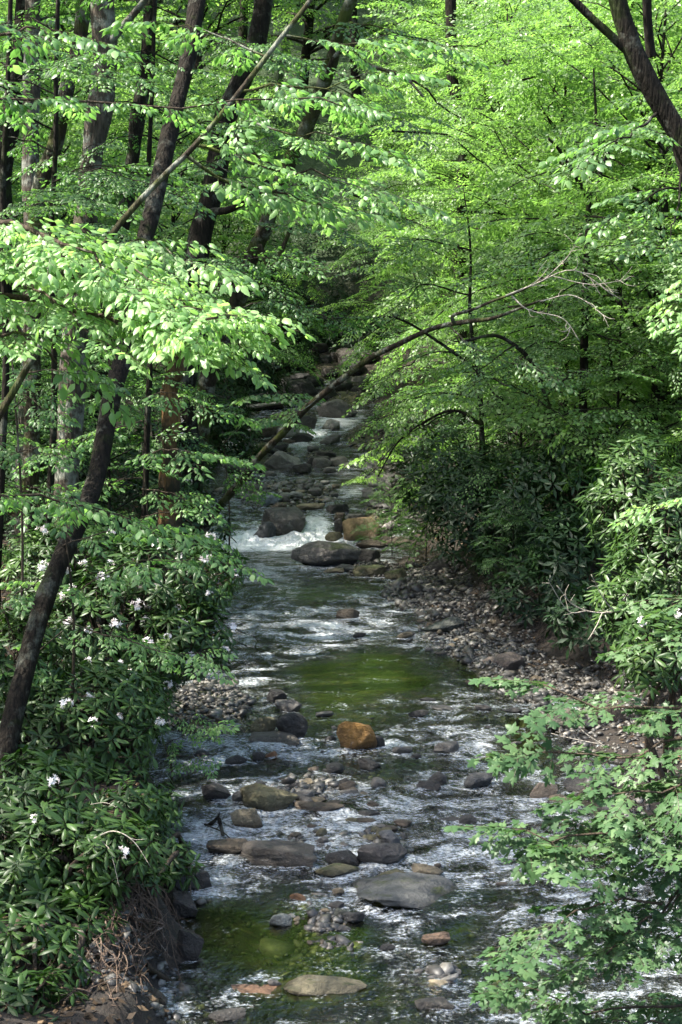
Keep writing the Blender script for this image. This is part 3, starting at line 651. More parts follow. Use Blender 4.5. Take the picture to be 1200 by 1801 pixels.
_mo = [(0, .02), (-.10, .22), (.04, .46), (.16, .36), (.25, .34), (.34, .50), (.56, .66), (.50, .46), (.56, .38), (.50, .17), (.66, .24), (.74, .17), (.80, .19), (1.02, 0)]
_mv = [(.36, 0, .03)] + [(u, v, -.14 * v - .10 * max(u - .5, 0)) for u, v in _mo] + [(u, -v, -.14 * v - .10 * max(u - .5, 0)) for u, v in _mo[-2::-1]]
TM['maple'] = _t(_mv, [(0, i, i + 1) for i in range(1, len(_mv) - 1)] + [(0, len(_mv) - 1, 1)])
def nrmz(v): return v / (np.linalg.norm(v, axis=-1, keepdims=True) + 1e-9)
class Fol:
    def __init__(s, tmpl): s.t = tmpl; s.a = []
    def add(s, pos, D, N, S, tone):
        s.a.append((pos, D, N, np.broadcast_to(S, len(pos)), np.broadcast_to(tone, len(pos))))
    def build(s, name, mat, parent=None, origin=(0, 0, 0), ret_mesh=False, label=None):
        pos, D, N, S, T = [np.concatenate([x[i] for x in s.a]) for i in range(5)]
        V0, F = TM[s.t]; D = nrmz(D); W = nrmz(np.cross(N, D)); N = np.cross(D, W)
        r_ = np.random.default_rng(len(pos)); wv = r_.uniform(.85, 1.15, len(pos)); cv = r_.uniform(.3, 2.2, len(pos))
        V = pos[:, None] + S[:, None, None] * (V0[None, :, :1] * D[:, None] + V0[None, :, 1:2] * W[:, None] * wv[:, None, None] + V0[None, :, 2:] * N[:, None] * cv[:, None, None])
        V = V.reshape(-1, 3) - np.asarray(origin); n = len(pos); k = len(V0)
        fl = np.concatenate([np.array(f) for f in F]); tot = np.array([len(f) for f in F]); st = np.concatenate([[0], np.cumsum(tot)[:-1]])
        loops = (fl[None] + np.arange(n)[:, None] * k).ravel(); starts = (st[None] + np.arange(n)[:, None] * len(fl)).ravel()
        me = mesh_np(name, V, loops, starts, mat=mat, attrs={'tone': np.repeat(np.clip(T, 0, 1), k)}, smooth=False)
        if ret_mesh: return me
        o = link(bpy.data.objects.new(name, me), parent)
        if label: o['label'] = label
        return o
def frond(seed, leaf=.085, n=13, spread=.42, droop=.22, hang=.35):
    """a flat, layered spray along +X: leaves set alternately on side twigs"""
    r = np.random.default_rng(seed); pos = []; D = []; N = []; S = []; A = []; B = []
    ax = lambda t: np.array([t, .05 * math.sin(t * 4 + seed), -droop * t * t])
    ts = np.linspace(0, 1, 9)
    for a, b in zip(ts[:-1], ts[1:]): A.append(ax(a)); B.append(ax(b))
    def put(p, d, l):
        pos.append(p); D.append(d); S.append(l * r.uniform(.5, 1.2)); N.append(np.array([r.normal(0, .42), r.normal(0, .42), 1.0]))
    for k in range(n):
        t = .06 + .90 * k / (n - 1) + r.uniform(-.02, .02); side = 1 if k % 2 else -1; p0 = ax(t)
        L = spread * (math.sin(math.pi * min(1, .25 + t * .62)) ** .8) * r.uniform(.7, 1.1) * (1.05 - t * .55)
        an = side * R_(r.uniform(42, 62)); d = np.array([math.cos(an), math.sin(an), r.uniform(-.12, .05)])
        p1 = p0 + d * L + np.array([0, 0, -L * L * .5]); A.append(p0); B.append(p1)
        m = max(2, int(L / (leaf * .55)))
        for j in range(m):
            f = (j + .6) / m; q = p0 + (p1 - p0) * f; sg = 1 if j % 2 else -1
            aa = an + sg * R_(r.uniform(30, 60)); dd = np.array([math.cos(aa), math.sin(aa), -hang * r.uniform(.2, 1.9)])
            put(q, dd, leaf)
        put(p1, np.array([d[0], d[1], -hang]), leaf)
    for k in range(7):
        t = .35 + k * .1; an = (1 if k % 2 else -1) * .8; put(ax(min(t, 1)), np.array([math.cos(an), math.sin(an), -hang]), leaf)
    put(ax(1), np.array([1, 0, -hang]), leaf)
    return dict(pos=np.array(pos), D=nrmz(np.array(D)), N=nrmz(np.array(N)), S=np.array(S), A=np.array(A), B=np.array(B))
FR = [frond(s) for s in range(8)]
FRB = [frond(50 + s, leaf=.12, n=9, spread=.40, droop=.2) for s in range(6)]     # coarser, for trees far off
FRM = [frond(80 + s, leaf=.165, n=8, spread=.46, droop=.15, hang=.30) for s in range(6)]
FRN = [frond(110 + s, leaf=.165, n=10, spread=.40, droop=.25, hang=.55) for s in range(8)]   # close to the camera
FRH = [frond(140 + s, leaf=.135, n=10, spread=.42, droop=.22, hang=.45) for s in range(8)]   # maple
def frame(d, roll=0.0, up=(0, 0, 1)):
    x = nrmz(np.asarray(d, float)); up = np.asarray(up, float)
    if abs(x @ nrmz(up)) > .95: up = np.array([0, 1.0, 0])
    z = nrmz(up - (up @ x) * x); y = np.cross(z, x)
    c, s = math.cos(roll), math.sin(roll)
    return np.stack([x, y * c + z * s, z * c - y * s])       # rows: local axes
def put_frond(F, T, fr, p, d, scale, r, tone=.5, leafscale=1.0, roll=.25, twigr=.004):
    Rm = frame(d, r.normal(0, roll)); p = np.asarray(p)
    pos = fr['pos'] @ Rm * scale + p; n = len(pos)
    F.add(pos, fr['D'] @ Rm, fr['N'] @ Rm, fr['S'] * scale * leafscale, tone + r.normal(0, .20, n))
    if T is not None:
        A = fr['A'] @ Rm * scale + p; B = fr['B'] @ Rm * scale + p; T.add_segs(A, B, twigr * scale, twigr * .55 * scale)
def limb(T, F, p0, d0, L, r0, rr, fset, fscale=1.0, step=.42, droop=.25, up=.15, tone=.5, twigs=True, start=.25, leafscale=1.0, sides=5, fol_tube=None, twigr=.004, roll=.25):
    """one bough: rises, then droops, with sprays left and right in a flat tier"""
    d0 = nrmz(np.asarray(d0, float)); n = 9; pts = []; side = nrmz(np.cross([0, 0, 1.0], d0)); w1, w2 = rr.normal(0, .05, 2)
    for t in np.linspace(0, 1, n):
        pts.append(np.asarray(p0) + d0 * L * t + np.array([0, 0, up * L * math.sin(t * 2.2) - droop * L * t * t]) + side * L * (w1 * math.sin(t * 5) + w2 * math.sin(t * 9)))
    pts = np.array(pts); T.add(pts, np.linspace(r0, r0 * .18, n), sides)
    m = max(3, int(L / step)); tg = np.gradient(pts, axis=0); ttw = T if twigs else None
    for k in range(m):
        t = start + (1 - start) * (k + .5) / m; i = t * (n - 1); a = int(min(i, n - 2)); q = pts[a] + (pts[a + 1] - pts[a]) * (i - a); dd = nrmz(tg[a])
        s = 1 if k % 2 else -1; an = s * R_(rr.uniform(38, 70)); sd = nrmz(np.cross([0, 0, 1.0], dd))
        fd = dd * math.cos(an) + sd * math.sin(an) + np.array([0, 0, rr.uniform(-.12, .16)])
        put_frond(F, ttw, fset[rr.integers(len(fset))], q, fd, fscale * (1.1 - .35 * t) * rr.uniform(.75, 1.15), rr, tone + rr.normal(0, .10), leafscale, roll, twigr)
    put_frond(F, ttw, fset[rr.integers(len(fset))], pts[-1], tg[-1], fscale * .8, rr, tone, leafscale, roll, twigr)
    return pts
def gen_tree(seed, H, rt, z0, z1, Rmax, nl, fset, fscale, step, tmpl, leafmat, bark, bulge=.35, twigs=False, lean=.03, leafscale=1.0, droop=.28):
    r = np.random.default_rng(seed); T = Tubes(); TB = Tubes(); F = Fol(tmpl)
    zz = np.linspace(-.4, H, 14); wob = np.stack([fbm(np.stack([zz * .25, zz * 0 + seed, zz * 0], -1), 2, seed), fbm(np.stack([zz * .25, zz * 0 + seed, zz * 0 + 9], -1), 2, seed), zz * 0], -1) * lean * H * .5
    tp = np.stack([zz * 0, zz * 0, zz], -1) + wob; T.add(tp, rt * (1.12 - .95 * (zz / H) ** .9).clip(.06), 9, .12, seed)
    for k in range(nl):
        f = (k + r.uniform(0, .8)) / nl; z = z0 + (z1 - z0) * f
        L = Rmax * (math.sin(math.pi * (f * (1 - bulge) + bulge) * .96) ** .7 + .12) * r.uniform(.75, 1.15)
        a = k * 2.4 + r.uniform(-.5, .5); p = np.array([np.interp(z, zz, tp[:, 0]), np.interp(z, zz, tp[:, 1]), z])
        limb(TB, F, p, (math.cos(a), math.sin(a), .15 + .5 * f + r.uniform(-.25, .35)), L, max(.012, rt * .38 * (1 - .6 * f)), r, fset, fscale, step, droop * r.uniform(.3, 1.7), .18, .5 + .08 * (f - .5) + r.normal(0, .10), twigs, .12, leafscale, roll=.42)
    return T, TB, F
def variant(name, mats, *a, **k):
    T, TB, F = gen_tree(*a, **k)
    tr = mesh_np('trunk', np.concatenate(T.V), np.concatenate(T.L), np.concatenate(T.S), mat=mats[0])
    br = mesh_np('branchwork', np.concatenate(TB.V), np.concatenate(TB.L), np.concatenate(TB.S), mat=mats[0])
    cr = F.build('crown', mats[1], ret_mesh=True)
    return dict(trunk=tr, branchwork=br, crown=cr)
def plant(var, name, X, Y, rot, s, label, cat, group=None, dz=0, order=('trunk', 'branchwork', 'crown'), sz=1.0):
    e = empty(name, (X, Y, float(ground_h(X, Y)) + dz - .1), label, cat, group); e.rotation_euler.z = rot; e.scale = (s, s, s * sz)
    for k in order: link(bpy.data.objects.new(k, var[k]), e)
    return e

BK = (M['bark_dark'], M['leaf_back']); MD = (M['bark_dark'], M['leaf_back']); MI = (M['bark_dark'], M['leaf_mid'])
VA = [variant('far', BK, 20 + i, 17 + i, .20, 2.0, 16.5 + i, 4.7, 60, FRB, 1.5, .46, 'rhomb', None, None, bulge=.30, lean=.09, leafscale=1.1) for i in range(3)]
VB = [variant('mid', MD, 40 + i, 10.5, .11, 1.0, 10.2, 4.0, 62, FR, 1.15, .34, 'rhomb', None, None, bulge=.28, twigs=False, lean=.12, leafscale=1.18) for i in range(3)]
VC = [variant('sap', MI, 60 + i, 4.4, .030, .5, 4.3, 1.7, 24, FR, .8, .34, 'ovate', None, None, bulge=.35, twigs=True) for i in range(3)]

VH = [variant('high', MD, 70 + i, 23.0, .22, 11.5, 22.5, 6.0, 34, FRB, 1.9, .62, 'rhomb', None, None, bulge=.35, lean=.05, leafscale=1.15) for i in range(2)]
# ------------------------------------------------------------------ woods behind
for i, (X, Y, s, lab) in enumerate([(-9.6, 13.5, .72, 'unseen tall tree added left of the picture to shade the near left bank'), (-4.9, 60, 1.0, 'tall trunk at the left side of the far hollow'), (-3.9, 70, 1.1, 'tall trunk behind the far hollow, left'), (4.6, 68, 1.1, 'tall trunk behind the far hollow, right'), (-8.5, 25.5, .9, 'tall trunk far behind the two pale grey ones at left'), (-6.2, 46, .95, 'tall trunk behind the left bank of the rapids'), (0.6, 79, 1.1, 'tall trunk closing the middle of the far hollow')]):  # the first is out of view, added to shade the near left bank
    plant(VH[i % 2], 'tall_tree', X, Y, i * 2.1, s, lab, 'tree')
TREES = [  # X, Y, kind, rot, scale, area
(-21, 74, 'A', 1.2), (-14, 78, 'A', 1.25), (-8, 80, 'A', 1.2), (-2, 84, 'A', 1.15), (4, 82, 'A', 1.2), (10, 79, 'A', 1.2), (16, 76, 'A', 1.25), (22, 74, 'A', 1.2),
(-17, 92, 'A', 1.3), (-6, 95, 'A', 1.3), (1, 98, 'A', 1.3), (8, 96, 'A', 1.3), (19, 92, 'A', 1.3), (-25, 88, 'A', 1.3), (27, 88, 'A', 1.3), (-11, 108, 'A', 1.4), (5, 112, 'A', 1.4), (14, 108, 'A', 1.4),
(-16, 60, 'A', 1.05), (-10.5, 63, 'A', 1.1), (-5.5, 66, 'A', 1.0), (8.5, 66, 'A', 1.0), (13.5, 62, 'A', 1.1), (18.5, 60, 'A', 1.1), (-12.5, 48, 'A', .95), (-8.0, 52, 'A', .95), (15, 48, 'A', 1.0), (10.5, 51, 'A', 1.0),
(-9.0, 40, 'A', .85), (-12.8, 36, 'A', .9), (11.5, 38, 'A', .9), (-20, 48, 'A', 1.1), (22, 50, 'A', 1.1), (17, 40, 'A', 1.0), 
]
r = np.random.default_rng(77)
for (X, Y, k, s) in TREES:
    lab = 'tall leafy tree on the left slope behind the bank trunks' if X < -4 else 'tall leafy tree on the right slope behind the bright canopy' if X > 6 else 'tall leafy tree closing the valley above the dark hollow'
    plant(VA[r.integers(3)], 'forest_tree', X, Y, r.uniform(0, 6.28), s * r.uniform(.92, 1.08), lab, 'tree', 'forest ' + ('left' if X < -4 else 'right' if X > 6 else 'middle') + ' of the valley')
MIDS = [  # X, Y, scale, label
(4.3, 33.0, .80, 'hornbeam on the right bank whose low boughs hang over the far riffle'),
(5.2, 29.5, .88, 'hornbeam behind the dark evergreen bushes on the right bank'),
(7.2, 32.5, .95, 'leafy tree behind and right of the hornbeam over the evergreens'),
(3.9, 41.0, .95, 'hornbeam leaning its crown over the far pool from the right'),
(7.8, 41.0, 1.05, 'leafy tree midway up the right bank behind the hornbeams'),
(3.6, 50.0, .95, 'leafy tree at the right edge of the dark far hollow'),
(7.6, 48.0, 1.1, 'bright leafy tree between the two back rows on the right'),
(4.6, 60.0, 1.1, 'farthest bright leafy tree on the right of the hollow'),
(9.8, 35.0, 1.0, 'leafy tree at the far right of the middle row'),
(5.2, 37.0, .9, 'leafy tree squeezed between two hornbeams of the middle right bank'),
(6.4, 45.5, 1.1, 'leafy tree deep inside the bright canopy right of centre'),
(9.2, 30.5, 1.0, 'leafy tree at the right edge behind the forked trunk'),
(5.6, 54.0, 1.15, 'leafy tree high on the right above the far hollow'),
(11.5, 46.0, 1.2, 'leafy tree at the upper right corner behind the forked trunk'),
(6.6, 24.5, .78, 'leafy tree standing above the rhododendrons at the right edge'),
(-5.6, 34.0, .85, 'leafy understorey tree behind the mossy leaning trunk'),
(-7.4, 30.0, .85, 'leafy understorey tree behind the pale grey trunks at left'),
(-4.4, 44.0, .85, 'leafy understorey tree at the left edge of the dark hollow'),
(-3.9, 55.0, .85, 'farther leafy tree left of the dark hollow'),
(-9.6, 34.0, .95, 'leafy tree at the far left of the middle row'),
]
for i, (X, Y, s, lab) in enumerate(MIDS):
    plant(VB[i % 3], 'hornbeam_tree' if 'hornbeam' in lab else 'leafy_tree', X, Y, r.uniform(0, 6.28), s, lab, 'tree')

# ------------------------------------------------------------------ rhododendrons
def whorl(seed, L=.13, n=11, far=False):
    r = np.random.default_rng(seed); a = np.arange(n) * 2.4 + r.uniform(0, .3, n); e = np.linspace(.55, -.42, n) + r.normal(0, .12, n)
    D = np.stack([np.cos(a) * np.cos(e), np.sin(a) * np.cos(e), np.sin(e)], -1)
    N = np.stack([-np.cos(a) * np.sin(e), -np.sin(a) * np.sin(e), np.cos(e)], -1) + r.normal(0, .15, (n, 3))
    pos = D * .012 + np.array([0, 0, 1.0]) * np.linspace(.02, -.03, n)[:, None]
    return dict(pos=pos, D=D, N=nrmz(N), S=L * r.uniform(.7, 1.15, n))
WH = [whorl(s) for s in range(8)]; WHF = [whorl(30 + s, .16, 8) for s in range(6)]
def truss_mesh(seed):
    r = np.random.default_rng(seed); F = Fol('rhomb'); m = 13 - seed % 3 * 3
    for k in range(m):
        u = nrmz(r.normal(size=3) + np.array([0, -.2, .7])); c = u * r.uniform(.026, .048) * np.array([1, 1, .8]); a = nrmz(np.cross(u, [.3, .2, .9])); b_ = np.cross(u, a)
        for j in range(5):
            an = j * 1.2566 + r.uniform(-.2, .2); tdir = a * math.cos(an) + b_ * math.sin(an); D = tdir * .85 + u * r.uniform(.2, .7)
            F.add(c[None], D[None], nrmz(u - tdir * .5)[None], r.uniform(.020, .030), np.clip(r.normal(.55, .25), 0, 1))
    return F.build('flower_cluster', M['petal'], ret_mesh=True)
TRUSS = [truss_mesh(s) for s in range(4)]
def shrub(name, lumps, base, label, seed, dens=1.0, far=False, flowers=0, cat='shrub', group=None, inner=.35, scale=1.0, facing=True, flower_box=None):
    """lumps: (centre, radii). Whorls of long leaves on the lumps' shells, stems from the base into each lump"""
    r = np.random.default_rng(seed); F = Fol('rhodo_far' if far else 'rhodo'); T = Tubes(); base = np.asarray(base, float); W = WHF if far else WH; tips = []
    for c, rad in lumps:
        c = np.asarray(c, float); rad = np.asarray(rad, float)
        area = 4 * math.pi * ((rad[0] * rad[1]) ** 1.6 / 3 + (rad[0] * rad[2]) ** 1.6 / 3 + (rad[1] * rad[2]) ** 1.6 / 3) ** (1 / 1.6)
        n = int(area * dens * (26 if far else 38)); u = nrmz(r.normal(size=(n, 3)))
        u = u[u[:, 2] > -.75]; n = len(u)
        k = 1 + .20 * fbm(u * 2.2 + seed, 2, seed); q = np.where(r.uniform(size=n) < inner, r.uniform(.5, .95, n), r.uniform(.9, 1.08, n))
        p = c + u * rad * (k * q)[:, None]
        ax = nrmz(u * .9 + np.array([0, 0, .75]) + r.normal(0, .25, (n, 3)))
        tone = .45 + .35 * fbm(p * 1.1, 2, seed + 4) + r.normal(0, .08, n)
        for i in range(n):
            w = W[r.integers(len(W))]; Rm = frame(np.cross(ax[i], [0.3, 1, 0.1]), 0, ax[i]); s = scale * r.uniform(.75, 1.2)
            F.add(w['pos'] @ Rm * s + p[i], w['D'] @ Rm, w['N'] @ Rm, w['S'] * s, tone[i] + r.normal(0, .12, len(w['S'])))
        if not far:
            T.add_segs(p, p - ax * r.uniform(.15, .4, n)[:, None] - u * .12, .004, .007)
        m = 3 if far else 5
        for j in range(m):
            e = c + nrmz(r.normal(size=3)) * rad * .55; mid = base * .45 + e * .55 + r.normal(0, .12, 3); b0 = base + np.array([r.normal(0, .18), r.normal(0, .18), -.1])
            T.add(smooth_path([b0, mid, e], 10), np.linspace(.035, .010, 10), 6, .15, seed)
        tips.append((p, u, ax))
    root = empty(name, base, label, cat, group)
    F.build('foliage', M['leaf_rhodo_shaded' if far else 'leaf_rhodo'], root, base); T.build('stem', M['twig'], root, base)
    if flowers:
        p = np.concatenate([t[0] for t in tips]); u = np.concatenate([t[1] for t in tips]); ax = np.concatenate([t[2] for t in tips])
        ok = np.where((u[:, 1] < .15) & (u[:, 2] > -.55))[0]; r.shuffle(ok); cnt = 0; used = []
        for i in ok:
            if cnt >= flowers: break
            q = p[i]; x, y = project(*q)
            if flower_box and not (flower_box[0] < x < flower_box[2] and flower_box[1] < y < flower_box[3]): continue
            if any(np.linalg.norm(q - z) < .20 for z in used): continue
            used.append(q); cnt += 1
            o = link(bpy.data.objects.new('flower_cluster', TRUSS[cnt % 4]), root); o.location = q + ax[i] * .07 + np.array([0, -.03, 0]) - base; s = r.uniform(.8, 1.55) * min(1, q[1] / 17); o.scale = (s, s, s); o.rotation_euler = (r.uniform(-.4, .4), r.uniform(-.4, .4), r.uniform(0, 6))
    return root
def lump(px, py, Y, hw, hh, dep): # pixel centre, depth, half width px, half height px, depth radius m
    return (P(px, py, Y), (hw * Y / FPX, dep, hh * Y / FPX))
def gp(px, Y): # a point on the ground at distance Y under pixel column px
    X = P(px, 900, Y)[0]; return np.array([X, Y, float(ground_h(X, Y))])
shrub('rhododendron', [lump(300, 1010, 18.5, 125, 70, .8), lump(190, 1120, 18.2, 170, 120, .9), lump(330, 1120, 18, 75, 70, .6), lump(120, 1000, 19, 110, 80, .8)], gp(200, 19.3),
      'large flowering rhododendron spreading over the left bank beside the middle pool', 1, flowers=46, flower_box=(60, 900, 440, 1270))
shrub('rhododendron', [lump(130, 1290, 15.6, 150, 110, .8), lump(215, 1255, 16.2, 80, 85, .6), lump(30, 1180, 16, 90, 120, .7), lump(185, 1390, 15.2, 75, 60, .5)], gp(110, 16.3),
      'dark rhododendron with few white blooms below the dark leaning trunk at left', 2, flowers=12, flower_box=(0, 1150, 330, 1440))
shrub('rhododendron', [lump(90, 1500, 12.6, 150, 95, .55), lump(210, 1500, 12.4, 70, 60, .4), lump(40, 1620, 12.6, 110, 90, .5), lump(60, 1400, 13.2, 110, 70, .5), (GS(40, 1700, .1), (.42, .4, .35)), (GS(120, 1640, .1), (.36, .3, .28)), (GS(20, 1560, .1), (.5, .4, .45)), (GS(180, 1590, .1), (.25, .25, .22)), (GS(150, 1500, .1), (.4, .3, .3)), (GS(215, 1500, .1), (.25, .25, .2)), (GS(60, 1760, .1), (.3, .25, .18)), (GS(230, 1420, .15), (.3, .3, .2))], gp(70, 12.4),
      'rhododendron at the lower left corner above the exposed roots', 3, flowers=9, flower_box=(0, 1380, 300, 1600))
shrub('rhododendron', [lump(280, 1425, 15.2, 42, 38, .3), lump(240, 1470, 14.6, 60, 48, .35), (GS(285, 1520, .12), (.3, .25, .16)), (GS(250, 1560, .12), (.22, .2, .14))], gp(270, 15), 'small rhododendron reaching over the water above the mossy bank boulder', 4, flowers=0)
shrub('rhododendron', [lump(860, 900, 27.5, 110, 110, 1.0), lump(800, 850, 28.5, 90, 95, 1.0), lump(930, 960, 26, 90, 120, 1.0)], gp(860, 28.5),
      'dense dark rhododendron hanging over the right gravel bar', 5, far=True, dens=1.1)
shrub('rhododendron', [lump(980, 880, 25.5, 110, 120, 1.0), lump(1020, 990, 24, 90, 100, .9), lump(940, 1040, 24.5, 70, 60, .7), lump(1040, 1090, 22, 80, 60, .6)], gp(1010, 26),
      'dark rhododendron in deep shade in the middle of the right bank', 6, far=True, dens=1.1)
shrub('rhododendron', [lump(1130, 880, 20.5, 90, 110, .8), lump(1190, 980, 19.5, 100, 130, .8), lump(1120, 1060, 19.5, 70, 90, .7)], gp(1150, 21),
      'rhododendron with narrow pale edged leaves at the right edge of the picture', 7, flowers=5, flower_box=(1080, 850, 1200, 1160))
shrub('rhododendron', [lump(1160, 1150, 16.5, 80, 70, .6)], gp(1180, 17), 'low rhododendron at the right edge just above the maple leaves', 8, flowers=3, flower_box=(1060, 1060, 1200, 1230))
FARS = [(760, 770, 36, 80, 80, 'shaded rhododendron behind the bright overhanging boughs on the right bank'), (560, 560, 64, 70, 70, 'dark rhododendron at the back of the hollow'), (490, 590, 60, 70, 60, 'dark rhododendron at the left side of the hollow'),
        (640, 600, 62, 60, 60, 'dark rhododendron at the right side of the hollow'), (560, 460, 72, 90, 70, 'dark rhododendron on the slope above the hollow'), (440, 640, 52, 60, 50, 'dark rhododendron on the far left bank above the ledge'),
        (380, 720, 42, 60, 60, 'dark rhododendron behind the mossy leaning trunk'), (1060, 800, 32, 130, 90, 'dark rhododendron thicket high on the right bank'), (900, 760, 34, 110, 80, 'dark rhododendron thicket behind the hornbeam stems'),
        (260, 830, 27, 110, 90, 'dark rhododendron behind the broken snag'), (90, 830, 25, 110, 110, 'dark rhododendron between the grey trunks at left'), (480, 500, 66, 60, 60, 'shaded rhododendron high on the left of the hollow'), (650, 500, 70, 60, 60, 'shaded rhododendron high on the right of the hollow')]
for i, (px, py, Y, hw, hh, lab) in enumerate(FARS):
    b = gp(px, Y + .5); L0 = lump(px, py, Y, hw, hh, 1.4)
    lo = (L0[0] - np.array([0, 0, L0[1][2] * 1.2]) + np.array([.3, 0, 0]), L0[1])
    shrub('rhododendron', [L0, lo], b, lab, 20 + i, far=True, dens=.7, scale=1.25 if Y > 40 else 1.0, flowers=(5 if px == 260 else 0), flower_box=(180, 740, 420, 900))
# ------------------------------------------------------------------ trees drawn from the photograph
def pxpath(pts, Y0, Y1, n=30):
    m = len(pts); return smooth_path([P(x, y, Y0 + (Y1 - Y0) * i / (m - 1)) for i, (x, y) in enumerate(pts)], n)
def boughs(T, F, lst, r, fset=FR, twigr=.004):
    fset0 = fset
    """lst: (pixel polyline, Y0, Y1, base radius m, frond scale, step, tone)"""
    for pts, Y0, Y1, r0, fs, step, tone in lst:
        fset = fset0 if fset0 is FRM else FRN if fs < .6 else FRH if fs < .85 else FR
        if fset is FRM: step *= 1.02; fs *= .93
        if fset0 is FRM: pts = [(x + 25, y) for x, y in pts]
        p = pxpath(pts, Y0, Y1, 12); Lq = np.linalg.norm(p[-1] - p[0]); p = p + np.stack([r.normal(0, .012, 12), r.normal(0, .02, 12), r.normal(0, .014, 12)], -1) * Lq * np.linspace(0, 1, 12)[:, None] ** .5; T.add(p, np.linspace(r0, r0 * .25, 12), 6, .1)
        L = np.linalg.norm(np.diff(p, axis=0), axis=1).sum(); m = max(2, int(L / step)); tg = np.gradient(p, axis=0)
        for k in range(m):
            t = .1 + .9 * (k + .5) / m; i = t * 11; a = int(min(i, 10)); q = p[a] + (p[a + 1] - p[a]) * (i - a); dd = nrmz(tg[a]); dd2 = nrmz(dd * np.array([1, 1, .35]))
            an = (1 if k % 2 else -1) * R_(r.uniform(35, 70)); sd = nrmz(np.cross([0, 0, 1.0], dd2))
            fd = dd2 * math.cos(an) + sd * math.sin(an) + np.array([0, 0, r.uniform(-.15, .12)])
            put_frond(F, T, fset[r.integers(len(fset))], q, fd, fs * r.uniform(.7, 1.1), r, tone + r.normal(0, .1), 1.0, .3, twigr)
        put_frond(F, T, fset[r.integers(len(fset))], p[-1], tg[-1] * np.array([1, 1, .4]), fs, r, tone, 1.0, .2, twigr)
def hand_tree(name, label, stems, bough_list=(), bark='bark_dark', leaf='leaf_mid', tmpl='ovate', seed=1, cat='tree', high=0, hi_z=(9, 15), hi_r=3.2, fset=FR, rough=.16, twigr=.004, sides=16, hi_off=0.0):
    """stems: (pixel polyline, Y0, Y1, r0, r1, part name). high = boughs of the crown above the picture"""
    r = np.random.default_rng(seed); first = pxpath(stems[0][0], stems[0][1], stems[0][2], 40)
    base = first[0].copy(); gz = float(ground_h(base[0], base[1]))
    if base[2] < gz + 3: pass
    root = empty(name, base, label, cat)
    for i, (pts, Y0, Y1, r0, r1, part) in enumerate(stems):
        p = pxpath(pts, Y0, Y1, 70 if i == 0 else 24); T = Tubes(); n = len(p); rad = np.linspace(r0, r1, n)
        if i == 0: p = p + np.stack([noise3(np.stack([p[:, 2] * .9 + seed, p[:, 2] * 0, p[:, 2] * 0], -1), seed), p[:, 2] * 0, p[:, 2] * 0], -1) * r0 * .55; rad = rad * (1 + .35 * np.exp(-np.arange(n) * .45))
        T.add(p, rad, sides if i == 0 else 9, rough, seed + i); T.build(part, M[bark], root, base)
    T = Tubes(); F = Fol(tmpl); used = False
    if bough_list: boughs(T, F, bough_list, r, fset, twigr); used = True
    if high:
        top = first[-1]; d = nrmz(first[-1] - first[-6]); d = nrmz(d + np.array([0, 0, 1.2])); H = max(hi_z[1] - top[2], 1); ax = smooth_path([top, top + d * H * .5, top + d * H * .5 + np.array([0, 0, H * .5])], 10)
        T.add(ax, np.linspace(stems[0][4], stems[0][4] * .2, 10), 8)
        if high < 30: high = max(4, high // 3); hi_r = min(hi_r, 2.1)
        for k in range(high):
            f = (k + .5) / high; z = hi_z[0] + (hi_z[1] - hi_z[0]) * f; i = min(int(f * 9), 9); q = ax[i]
            if z < top[2]:
                j = int(np.argmin(abs(first[:, 2] - z))); q = first[j]
            a = k * 2.4 + seed; limb(T, F, q, (math.cos(a), math.sin(a), .25), hi_r * (1.05 - .5 * f) * r.uniform(.8, 1.15), .03, r, FRB, 1.25, .6, .2, .15, .5, False, .15)
        used = True
    if used:
        T.build('branchwork', M[bark if bark != 'bark_snag' else 'bark_dark'], root, base); F.build('crown', M[leaf], root, base)
    return root
HT = hand_tree
HT('tree', 'dark slender trunk nearest the left edge, behind the others', [([(-10, 960), (0, 700), (6, 520), (14, 300), (30, 100), (44, -60)], 27, 27, .19, .13, 'trunk')], high=12, hi_z=(8, 15), seed=1)
HT('tree', 'straight pale grey trunk second from the left edge', [([(34, 1190), (42, 900), (46, 600), (52, 300), (60, 0), (62, -80)], 23, 24, .145, .10, 'trunk')], bark='bark_grey', high=36, hi_z=(10, 15.5), hi_r=3.0, seed=2)
HT('tree', 'stout grey lichen covered trunk rising straight through the left third', [([(106, 1190), (116, 980), (124, 820), (138, 640), (150, 420), (163, 250), (182, 0), (190, -90)], 21.5, 22, .175, .145, 'trunk'),
     ([(158, 215), (172, 110), (200, 66), (232, 28), (262, -10), (300, -70)], 22, 21.5, .055, .035, 'limb')], bark='bark_grey', high=14, hi_z=(8, 15), seed=3)
HT('tree', 'mottled crooked trunk crossing behind the grey lichen covered one', [([(56, 1150), (58, 800), (60, 430), (70, 335), (100, 255), (118, 170), (140, 70), (148, -60)], 22.6, 22.6, .12, .085, 'trunk')], bark='bark_moss', high=8, hi_z=(8.5, 14), seed=4)
HT('tree', 'thin dark trunk between the grey lichen trunk and the dark leaning one', [([(120, 1000), (160, 780), (195, 540), (218, 340), (236, 210), (250, 110), (268, -60)], 29, 29, .14, .11, 'trunk')], high=8, hi_z=(9, 15), seed=5)
HT('tree', 'long dark trunk leaning right, rooted at the lower left edge', [([(-25, 1470), (5, 1385), (32, 1255), (66, 1112), (100, 1000), (140, 900), (165, 830), (192, 700), (222, 600), (250, 460), (278, 335), (300, 225), (326, 120), (348, -10), (362, -80)], 14.0, 19.5, .092, .085, 'trunk')], high=12, hi_z=(8, 14), seed=6)
